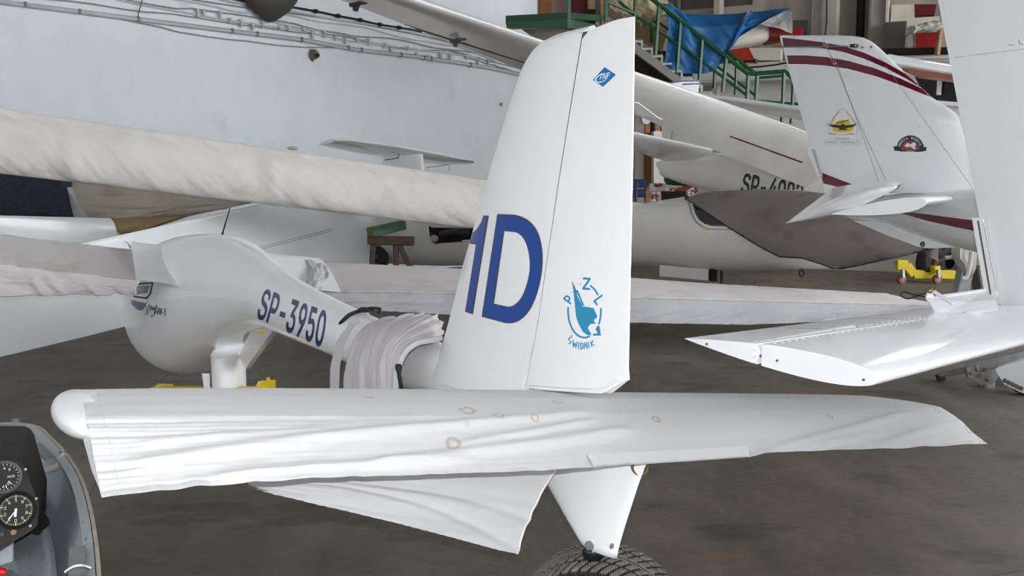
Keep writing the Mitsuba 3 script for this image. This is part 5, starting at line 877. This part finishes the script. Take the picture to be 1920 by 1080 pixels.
# ================================================================ tail stand on the right edge
k = thing('tail_stand', 'grey steel tail stand with bolt holes at the right edge under the plain aircraft tail', 'stand')
D = 6.5; add('side_plate', plate([P(1812, 690, D), P(1835, 683, D), P(1872, 676, D), P(1878, 700, D), P(1862, 720, D), P(1840, 722, D), P(1816, 708, D)], .036), 'm_dull_steel', k)
for u, v in ((1822, 700), (1836, 704), (1850, 712), (1845, 692)): q = P(u, v, D - .005); add('bolt', cyl(q, q - [0, .015, 0], .014, 12), 'm_brass', k)
add('back_plate', plate([P(1838, 680, D + .1), P(1905, 668, D + .1), P(1912, 716, D + .1), P(1870, 728, D + .1), P(1845, 724, D + .1)], .036), 'm_dark_panel', k)
add('cross_bar', bar(P(1815, 690, D + .05), P(1940, 662, D - .1), .05, .08), 'm_dull_steel', k); add('white_arm', plate([P(1866, 692, D - .15), P(1925, 672, D - .3), P(1935, 742, D - .3), P(1915, 735, D - .25), P(1880, 722, D - .2)], .09), 'm_metal_white', k)
for i in range(5): q = P(1884 + i * 7.5, 714 + i * 3.6, D - .27); add('hole', lathe([(.0002, .001), (.012, .003), (.016, 0)], q, unit(CAM - q), 14), 'm_seam', k)
q = P(1915, 745, D - .2); add('castor', lathe([(.02, -.03), (.085, -.03), (.095, 0), (.085, .03), (.02, .03)], np.array([q[0], q[1], .095]), [.9, .4, 0], 24), 'm_rubber', k); add('castor_leg', bar(P(1905, 715, D - .15), np.array([q[0], q[1], .06]), .03), 'm_dull_steel', k)
add('leg', bar(P(1762, 702, 6.75), P(1765, 722, 6.75) * [1, 1, 0] + Z * .005, .055), 'm_wood_dark', k); add('leg', bar(P(1850, 715, D + .05), P(1850, 715, D + .05) * [1, 1, 0], .09), 'm_dull_steel', k); add('leg_brace', bar(P(1762, 702, 6.75), P(1835, 690, 6.5), .045), 'm_dull_steel', k)
# ================================================================ yellow dolly with an aircraft wheel, wrapped strut
k = thing('wheel_dolly', 'yellow four-castor dolly carrying a wheel beyond the grey hood', 'dolly')
D = 14.2; dl = lambda u, v, d=0: P(u, v, D + d)
add('frame', cat_([bar(dl(1681, 497), dl(1700, 497), .12, .16), bar(dl(1698, 497), dl(1712, 515), .12, .14), bar(dl(1712, 514), dl(1788, 515), .12, .14)]), 'm_yellow', k); add('cross_piece', bar(dl(1742, 502, .6), dl(1758, 502, .6), .3, .12), 'm_yellow', k)
add('upright', bar(dl(1753, 499, -.1), dl(1754, 512, -.1), .12), 'm_yellow', k)
for u, v in ((1691, 511), (1757, 519)): c = dl(u, v, -.2); c[2] = .075; d_ = key_for('castor', k); add('wheel', lathe([(.02, -.03), (.07, -.03), (.075, 0), (.07, .03), (.02, .03)], c, [.3, -.95, 0], 24), 'm_castor', d_); add('fork', bar(c + Z * .02 + [0, -.05, 0], c + Z * .15 + [0, -.02, 0], .05), 'm_dull_steel', d_); add('hub', cyl(c + [.0, -.035, 0], c + [0, -.045, 0], .035), 'm_dull_steel', d_)
mat('m_castor', (.28, .07, .04), .5, .4)
k = thing('undercarriage', 'black aircraft wheel with a red hub standing on the yellow dolly', 'aircraft wheel')
c = dl(1745, 491, .1); axw = unit([.45, -.89, 0]); add('tyre', lathe([(.13, -.09), (.20, -.11), (.25, -.08), (.265, 0), (.25, .08), (.20, .11), (.13, .09)], c, axw, 40), 'm_rubber', k, 50); add('hub', lathe([(.002, .07), (.05, .08), (.06, .05), (.10, .045), (.13, .08), (.14, .06)], c, axw, 30), 'm_hub_red', k, 40); mat('m_hub_red', (.10, .03, .025), .4, .4)
add('tyre', lathe([(.13, -.09), (.20, -.11), (.25, -.08), (.265, 0), (.25, .08), (.20, .11), (.13, .09)], dl(1772, 489, .9), axw, 40), 'm_rubber', k, 50); add('axle', tube([c + axw * .09, dl(1770, 484, -.1), dl(1795, 480, .2)], .035, 10), 'm_dull_steel', k)
k = thing('strut', 'steel strut wrapped in pale cloth beside the yellow dolly', 'strut')
D = 9.0; add('leg', bar(P(1818, 470, D), P(1788, 548, D) * [1, 1, 0] + Z * .02, .14, .10), 'm_dull_steel', k); add('leg', bar(P(1832, 500, D + .3), P(1842, 560, D + .3), .12), 'm_dark_panel', k)
add('wrap', lump([[(1796, 462), (1830, 458)], [(1794, 482), (1826, 500)], [(1806, 500), (1818, 522)]], D - .1, .12, .05, .02, 4, 24, 24), 'm_tarp_back', k, 60); add('tie', tube(resample([P(1822, 472, D - .3), P(1818, 498, D - .3), P(1812, 520, D - .3), P(1804, 522, D - .3)], 16), .02, 6), 'm_cloth_white', k)

# ================================================================ stairs, platform and what stands along the far wall
k = thing('staircase', 'steel staircase with green railings at the far wall', 'stairs')
Dn, Df = 13.2, 14.1
N = lambda u, v: P(u, v, Dn); Fq = lambda u, v: P(u, v, Df)
add('stringer', plate([N(1150, 45), N(1190, 78), N(1280, 148), N(1345, 200), N(1345, 214), N(1280, 165), N(1190, 98), N(1150, 66)], .08), 'm_stringer', k)
add('stringer', plate([Fq(1150, 40), Fq(1190, 74), Fq(1330, 180), Fq(1330, 196), Fq(1190, 92), Fq(1150, 58)], .06), 'm_step', k)
for i in range(9):
    u, v = 1186 + i * 18.5, 78 + i * 14.0; a_, b_ = N(u, v), Fq(u + 2, v - 3); add('tread', bar(a_, b_, .28, .03, up=Z), 'm_step', k, False); add('riser', plate([a_ + Z * .0, a_ + [.0, 0, .11], b_ + [0, 0, .11], b_], .02), 'm_step', k, False)
rl = thing('stair_railing', 'green tubular railing on the near side of the stairs', 'railing'); 
def rail(k, pts, f, r=.028): add('rail', tube([f(*q) for q in pts], r, 8), 'm_green', k, 30)
rail(rl, [(1160, -48), (1225, 0), (1402, 138)], N, .032); rail(rl, [(1160, 2), (1195, 32), (1290, 95), (1402, 180)], N, .02)
for u, v0, v1 in ((1191.5, -20, 32), (1235, 6, 104), (1275, 40, 137), (1316, 72, 165), (1361, 107, 172), (1402, 138, 196)): add('post', bar(N(u + 1, v0), N(u - (6 if v1 - v0 > 60 else 1), v1), .045), 'm_green', rl)
rl = thing('stair_railing', 'green tubular railing on the far side of the stairs', 'railing')
rail(rl, [(1190, -40), (1242, 0), (1415, 137)], Fq, .03); rail(rl, [(1200, 32), (1240, 45), (1300, 90), (1415, 178)], Fq, .02)
for u, v0, v1 in ((1224, -10, 80), (1262, 20, 112), (1302, 48, 145), (1342, 80, 165), (1382, 110, 178)): add('post', bar(Fq(u, v0), Fq(u - 3, v1), .04), 'm_green', rl)
rl = thing('landing_railing', 'green railing around the foot of the stairs', 'railing')
rail(rl, [(1400, 139), (1472, 134), (1492, 152), (1530, 190)], N, .032); rail(rl, [(1402, 188), (1472, 194), (1500, 195), (1535, 215)], N, .022); rail(rl, [(1420, 146), (1470, 142)], Fq, .02)
for u, v0, v1 in ((1403, 139, 210), (1420, 142, 200), (1470, 137, 236), (1488, 156, 232)): add('post', bar(N(u, v0), N(u - 4, v1), .045), 'm_green', rl)
k = thing('platform', 'green edged platform at the head of the stairs', 'platform')
add('fascia', plate([P(948, 41, 12.8), P(1064, 35, 12.6), P(1064, 52, 12.6), P(950, 53, 12.8)], .1), 'm_green', k); add('fascia', plate([P(1064, 35, 12.6), P(1120, 46, 13.2), P(1120, 62, 13.2), P(1064, 52, 12.6)], .1), 'm_green_dark', k); add('deck', plate([P(948, 40, 12.85), P(1064, 34, 12.65), P(1130, 45, 13.4), P(1010, 46, 14.2)], .08), 'm_green_dark', k); add('underside', plate([P(975, 53, 13.0), P(1064, 52, 12.8), P(1064, 75, 13.0), P(1010, 75, 13.2)], .1), 'm_concrete', k)
add('post', bar(P(1066, -20, 12.7), P(1066, 40, 12.7), .06), 'm_green', k); add('post', bar(P(1136, -20, 12.9), P(1136, 40, 12.9), .05), 'm_green', k); add('rail', bar(P(1138, 4, 12.9), P(1192, 26, 13.2), .03), 'm_green', k)
struct('trim_1', bar(P(1020, 40, 14.4), P(1021, -40, 14.4), .19, .12), 'm_orange_wood'); struct('wall_pier', bar(P(1052, 60, 14.6), P(1052, -40, 14.6), .36, .1), 'm_pink_wall'); struct('trim_2', bar(P(1087, 60, 14.3), P(1087, -40, 14.3), .26, .1), 'm_dark_red')
one('dark_box', bar(P(1097, 35, 13.6), P(1115, 35, 13.6), .3, .22), 'm_dark', 'dark box on the platform behind the fin top', 'box'); one('plank', bar(P(1108, 45, 13.7), P(1109, -30, 13.7), .10, .05), 'm_ply', 'pale plank standing at the back of the platform', 'plank'); one('plank', bar(P(1130, 50, 13.5), P(1129, -30, 13.5), .08, .05), 'm_wood', 'brown plank standing behind the green post of the platform', 'plank')
one('tarpaulin', lump([[(1136, -22), (1190, -20), (1246, -8)], [(1138, 20), (1190, 22), (1256, 28)], [(1185, 48), (1205, 50), (1235, 34)]], 14.0, .3, .25, .12, 8, 60, 50, 5), 'm_tarp_beige', 'crumpled yellowish tarpaulin at the head of the stairs', 'tarpaulin', 60)
one('cardboard_sheet', plate([P(1186, 52, 14.3), P(1256, 36, 14.3), P(1242, 98, 14.3), P(1214, 84, 14.3), P(1186, 72, 14.3)], .03), 'm_ply', 'brown cardboard sheet leaning below the yellowish tarpaulin', 'sheet')
# ledge beam and pillars
bk = lambda u, v, o: onback(u, v, o)
struct('wall_ledge', bar(bk(1180, 148, .55), bk(1800, 122, .55), .7, .32), 'm_beam'); struct('wall_lower', bar(bk(1300, 205, .12), bk(1800, 190, .12), .2, .9), 'm_beam')
for i, (u, w) in enumerate(((1553, .30), (1644, .32), (1345, .12))): struct('pillar', bar(bk(u, 130, .25) * [1, 1, 0] + Z * 3.2, bk(u, 130, .25) * [1, 1, 0] + Z * H, w, .4, up=wb_n), 'm_concrete')
struct('pillar', bar(bk(1530, 130, .10) * [1, 1, 0] + Z * 3.2, bk(1530, 130, .10) * [1, 1, 0] + Z * H, .2, .2, up=wb_n), 'm_beam'); struct('pillar', bar(bk(1659, 130, .5) * [1, 1, 0] + Z * 3.2, bk(1659, 130, .5) * [1, 1, 0] + Z * H, .05, .1, up=wb_n), 'm_cream')
one('downpipe', tube([bk(1610, 125, .25) * [1, 1, 0] + Z * 3.3, bk(1610, 125, .25) * [1, 1, 0] + Z * H], .07, 12), 'm_dark', 'dark vertical pipe between the two pillars', 'pipe'); one('cable', tube([bk(1550, -30, .5), bk(1550, 40, .5), bk(1547, 66, .5)], .012, 6), 'm_black', 'black cable running down the left pillar', 'cable')
for i, v in enumerate((113, 118, 124)): one('cable', tube([bk(1660, v, .95), bk(1785, v - 3, .95)], .012, 6), 'm_cable', ['upper', 'middle', 'lower'][i] + ' of three grey cables along the white ledge beam', 'cable', group='cables on the ledge')
one('cable', tube(resample([bk(1380, 127, .95), bk(1410, 126, .95), bk(1450, 122, .95), bk(1478, 117, .95)], 16), .014, 6), 'm_black', 'dark cable hanging along the ledge above the landing', 'cable')
# wing parts and boxes stored on the ledge
k = thing('stored_flap', 'cream and red wing flap lying on the ledge under the blue tarpaulin', 'wing part')
add('panel', plate([bk(1404, 90, .9), bk(1464, 89, .9), bk(1463, 113, .9), bk(1416, 113, .9)], .3), 'm_cream', k); add('painted_end', plate([bk(1368, 89, .905), bk(1404, 89.5, .905), bk(1415, 113, .905), bk(1360, 114, .905)], .3), 'm_orange_red', k, label='red painted end'); add('bracket', bar(bk(1417, 111, .92), bk(1417, 118, .92), .06), 'm_black', k)
k = thing('stored_wing', 'cream wing with a red band half under the blue tarpaulin', 'wing')
add('skin', lump([[(1395, 50), (1440, 46)], [(1382, 70), (1440, 68)], [(1370, 90), (1440, 78)]], 13.6, .25, .12, .004, 3, 30, 24), 'm_cream', k, 60); add('red_band', lump([[(1439, 46), (1486, 60)], [(1439, 66), (1486, 70)], [(1439, 80), (1460, 78)]], 13.58, .25, .12, .004, 3, 30, 24), 'm_dark_red', k, 60)
one('crate', bar(bk(1452, 79, .8), bk(1478, 77, .8), .3, .22), 'm_wood', 'brown box beside the red band on the ledge', 'box'); one('red_box', plate([bk(1488, 54, .6), bk(1505, 50, .6), bk(1504, 66, .6), bk(1487, 66, .6)], .2), 'm_red', 'small red box left of the pillars', 'box')
one('dark_board', plate([bk(1487, 38, .35), bk(1514, 37, .35), bk(1513, 66, .35), bk(1487, 66, .35)], .05), 'm_dark_panel', 'dark board leaning between window and pillar', 'board')
D = 13.2
tp = [[(1240, 5), (1262, 12), (1285, 26), (1330, 27), (1385, 25), (1402, 22), (1412, 22), (1440, 20), (1484, 14)], [(1250, 30), (1270, 40), (1300, 50), (1335, 50), (1370, 46), (1388, 44), (1398, 44), (1425, 36), (1484, 16)], [(1254, 62), (1272, 75), (1302, 85), (1335, 82), (1362, 72), (1376, 66), (1388, 62), (1408, 48), (1480, 18)], [(1250, 92), (1268, 105), (1300, 115), (1330, 112), (1352, 100), (1366, 90), (1376, 82), (1392, 60), (1472, 20)], [(1245, 120), (1262, 132), (1290, 138), (1322, 138), (1342, 132), (1352, 118), (1364, 102), (1382, 72), (1462, 22)]]
a = refine(np.array([[P(u, v, D + .25 * (i in (0,)) + .12 * j / 8) for j, (u, v) in enumerate(r)] for i, r in enumerate(tp)]), 70, 140, 1)
vv, uu = np.meshgrid(np.linspace(0, 1, 70), np.linspace(0, 1, 140), indexing='ij'); fo = .030 * np.sin(uu * 20 + 4 * vv + 3 * np.sin(uu * 5)) + .06 * (meshkit.fbm(np.stack([uu * 9 - vv * 4, vv * 2.5, 0 * uu], -1), 3, 6) - .5) * 2; fo += .10 * np.exp(-((uu - .66 - .0 * vv) / .03) ** 2)
a = a - np.array([0, 1, 0]) * fo[..., None]; one('tarpaulin', cat_([gridmesh(a), gridmesh(a + [0, .01, 0])]), 'm_tarp_blue', 'blue plastic tarpaulin hanging in folds behind the stairs', 'tarpaulin', 60)
a = refine(np.array([[P(1440, 30, 13.4), P(1484, 14, 13.4)], [P(1430, 44, 13.4), P(1485, 36, 13.3)], [P(1420, 44, 13.35), P(1486, 62, 13.2)]]), 20, 30, 1); one('fabric_sheet', gridmesh(wrinkle(a, .05, 3, 3, 5)), 'm_tarp_back', 'pale grey cloth hanging from the end of the blue tarpaulin', 'cloth', 60)
# right part of the ledge
k = thing('stored_wing', 'white and dark red wing leaning at the top right of the ledge', 'wing'); add('skin', plate([bk(1672, 9, .35), bk(1715, 8, .35), bk(1715, 34, .35), bk(1762, 30, .35), bk(1762, 62, .35), bk(1668, 62, .35)], .15), 'm_cream', k); add('red_end', plate([bk(1715, 8, .36), bk(1756, 8, .36), bk(1752, 28, .36), bk(1716, 29, .36)], .15), 'm_dark_red', k)
one('dark_cabinet', plate([bk(1657, 42, .8), bk(1700, 39, .8), bk(1695, 92, .8), bk(1655, 93, .8)], .4), 'm_dark_panel', 'dark green-grey cabinet on the ledge right of the pillars', 'cabinet')
one('red_crate', plate([bk(1717, 60, .9), bk(1761, 59, .9), bk(1763, 95, .9), bk(1718, 95, .9)], .4), 'm_red', 'red crate on the ledge at the top right', 'crate'); one('blue_rimmed_tray', plate([bk(1703, 62, .85), bk(1716, 66, .85), bk(1716, 92, .85), bk(1703, 90, .85), bk(1700, 78, .85)], .1), 'm_tarp_back', 'pale tray standing between the dark cabinet and the red crate', 'tray'); one('pole', bar(bk(1764, 50, 1.1), bk(1757, 103, 1.1), .07), 'm_wood', 'wooden pole leaning on the red crate', 'pole')
one('fabric_sheet', lump([[(1708, 50), (1735, 42), (1768, 40)], [(1712, 56), (1735, 50), (1768, 47)], [(1704, 62), (1722, 58), (1766, 56)]], 14.6, .2, .1, .06, 5, 40, 24), 'm_tarp_back', 'dusty cloth thrown over the red crate', 'cloth', 60); one('shelf_gap_shade', bar(bk(1655, 100, .75), bk(1790, 98, .75), .5, .10), 'm_dark', 'dark strip in place of the shaded gap under the crates on the ledge', 'board')  # the bar is a dark strip painted for the shade below the crates
# high wing aircraft behind the striped tail
k = thing('light_aircraft', 'high wing cabin aircraft with a copper coloured wing edge behind the striped fin', 'aircraft')
add('wing', wing([(P(1660, 113, 8.6), P(1690, 128, 9.6), .12, Z), (P(1880, 152, 8.2), P(1880, 160, 9.2), .12, Z)], 22, .01), 'm_metal_white', k, 50); add('wing_band', plate([P(1692, 127, 8.55), P(1860, 150, 8.15), P(1860, 160, 8.15), P(1722, 141, 8.45)], .06), 'm_copper', k)
add('cabin', loft(np.array([[P(1700, 140, 9.0), P(1860, 160, 8.6), P(1860, 300, 8.6), P(1700, 300, 9.0)], [P(1720, 140, 9.8), P(1880, 160, 9.4), P(1880, 300, 9.4), P(1720, 300, 9.8)]])), 'm_metal_white', k, False); add('side_window', plate([P(1715, 144, 8.9), P(1850, 164, 8.55), P(1850, 202, 8.55), P(1740, 192, 8.85)], .02), 'm_tint', k); add('window_post', bar(P(1762, 150, 8.72), P(1760, 178, 8.72), .035), 'm_metal_white', k); add('window_sill', bar(P(1740, 191, 8.8), P(1850, 200, 8.5), .04), 'm_metal_white', k)
# the wing behind the landing and the fin with blue stripes
one('glider_wing', wing([(P(1275, 174, 11.6), P(1300, 184, 12.2), .12, Z), (P(1400, 190, 11.2), P(1400, 208, 11.9), .13, Z), (P(1530, 208, 10.8), P(1530, 230, 11.5), .13, Z), (P(1620, 222, 10.5), P(1620, 246, 11.2), .13, Z)], 26, .02), 'm_gelcoat', 'thin white wing passing in front of the landing railing', 'wing', 50)
k = thing('aircraft_fin', 'small white fin with two blue stripes below the stairs', 'fin'); pf = [(1252, 156), (1280, 150), (1311, 150), (1310, 176), (1275, 172), (1262, 166)]
add('skin', plate([P(u, v, 12.2) for u, v in pf], .08), 'm_gelcoat', k); 
for s_, m_ in (([(1252, 155), (1280, 150.5), (1311, 150.5), (1311, 152.5), (1280, 153), (1254, 157)], 'm_navy_paint'), ([(1280, 157), (1311, 156), (1311, 158), (1280, 159.5)], 'm_navy_paint')): add('stripe', plate([P(u, v, 12.19) for u, v in s_], .004), m_, k)
# dark store under the platform
D = 14.6
struct('opening_shade_1', plate([P(1150, 70, D), P(1300, 110, D), P(1300, 420, D), P(1150, 420, D)], .1), 'm_dark')  # near-black sheet stands in for the shaded opening in the wall
one('shelf', cat_([bar(P(1186, 118, 14.2), P(1215, 120, 14.2), .1, .25), bar(P(1212, 115, 14.2), P(1212, 150, 14.2), .06)]), 'm_wood_dark', 'dark shelf under the stairs', 'shelf'); one('concrete_post', bar(P(1194, 210, 13.9), P(1194, 400, 13.9), .18), 'm_frame_grey', 'grey post beside the edge of the foreground rudder', 'post')
for u, m_, l in ((1213, 'm_orange_wood', 'orange brown board upright in the dark store'), (1232, 'm_wood', 'second brown board upright in the dark store')): one('board', bar(P(u, 225, 14.0), P(u + 1, 400, 14.0), .09, .05), m_, l, 'board')
one('metal_locker', plate([P(1226, 246, 13.7), P(1262, 246, 13.7), P(1262, 344, 13.7), P(1226, 344, 13.7)], .3), 'm_old_gelcoat', 'pale locker behind the tail of the raised wing glider', 'locker'); one('signboard', lathe([(.002, 0), (.07, 0), (.07, -.02)], P(1212, 224, 13.8), [0, -1, 0], 24), 'm_white_print', 'round white disc on the wall in the dark store', 'disc')
for i, (u, v) in enumerate(((1198, 344), (1197, 362))): one('stool', cat_([bar(P(u - 12, v, 13.5), P(u + 12, v, 13.5), .25, .12), tube([P(u - 4, v - 4, 13.3), P(u - 5, v + 22, 13.3)], .02, 6)]), 'm_blue_stool', ['blue stool in the dark store, upper one', 'blue stool in the dark store, lower one'][i], 'stool')
k = thing('trestle', 'paint-splashed trestle under the tail of the raised wing glider', 'trestle')
D = 12.6; add('top_beam', bar(P(1218, 351, D), P(1305, 352, D), .12, .11), 'm_paint_splat', k); 
for a, b in (((1226, 356), (1222, 440)), ((1232, 354), (1245, 440)), ((1292, 356), (1290, 440)), ((1304, 354), (1285, 388))): add('leg', bar(P(*a, D), P(*b, D), .07), 'm_paint_splat', k)
one('green_cloth', lump([[(1246, 333), (1285, 344)], [(1248, 340), (1288, 347)], [(1252, 346), (1286, 349)]], 12.3, .1, .05, .01, 3, 16, 12), 'm_green_dark', 'dark green cloth between the trestle and the glider tail', 'cloth', 60)
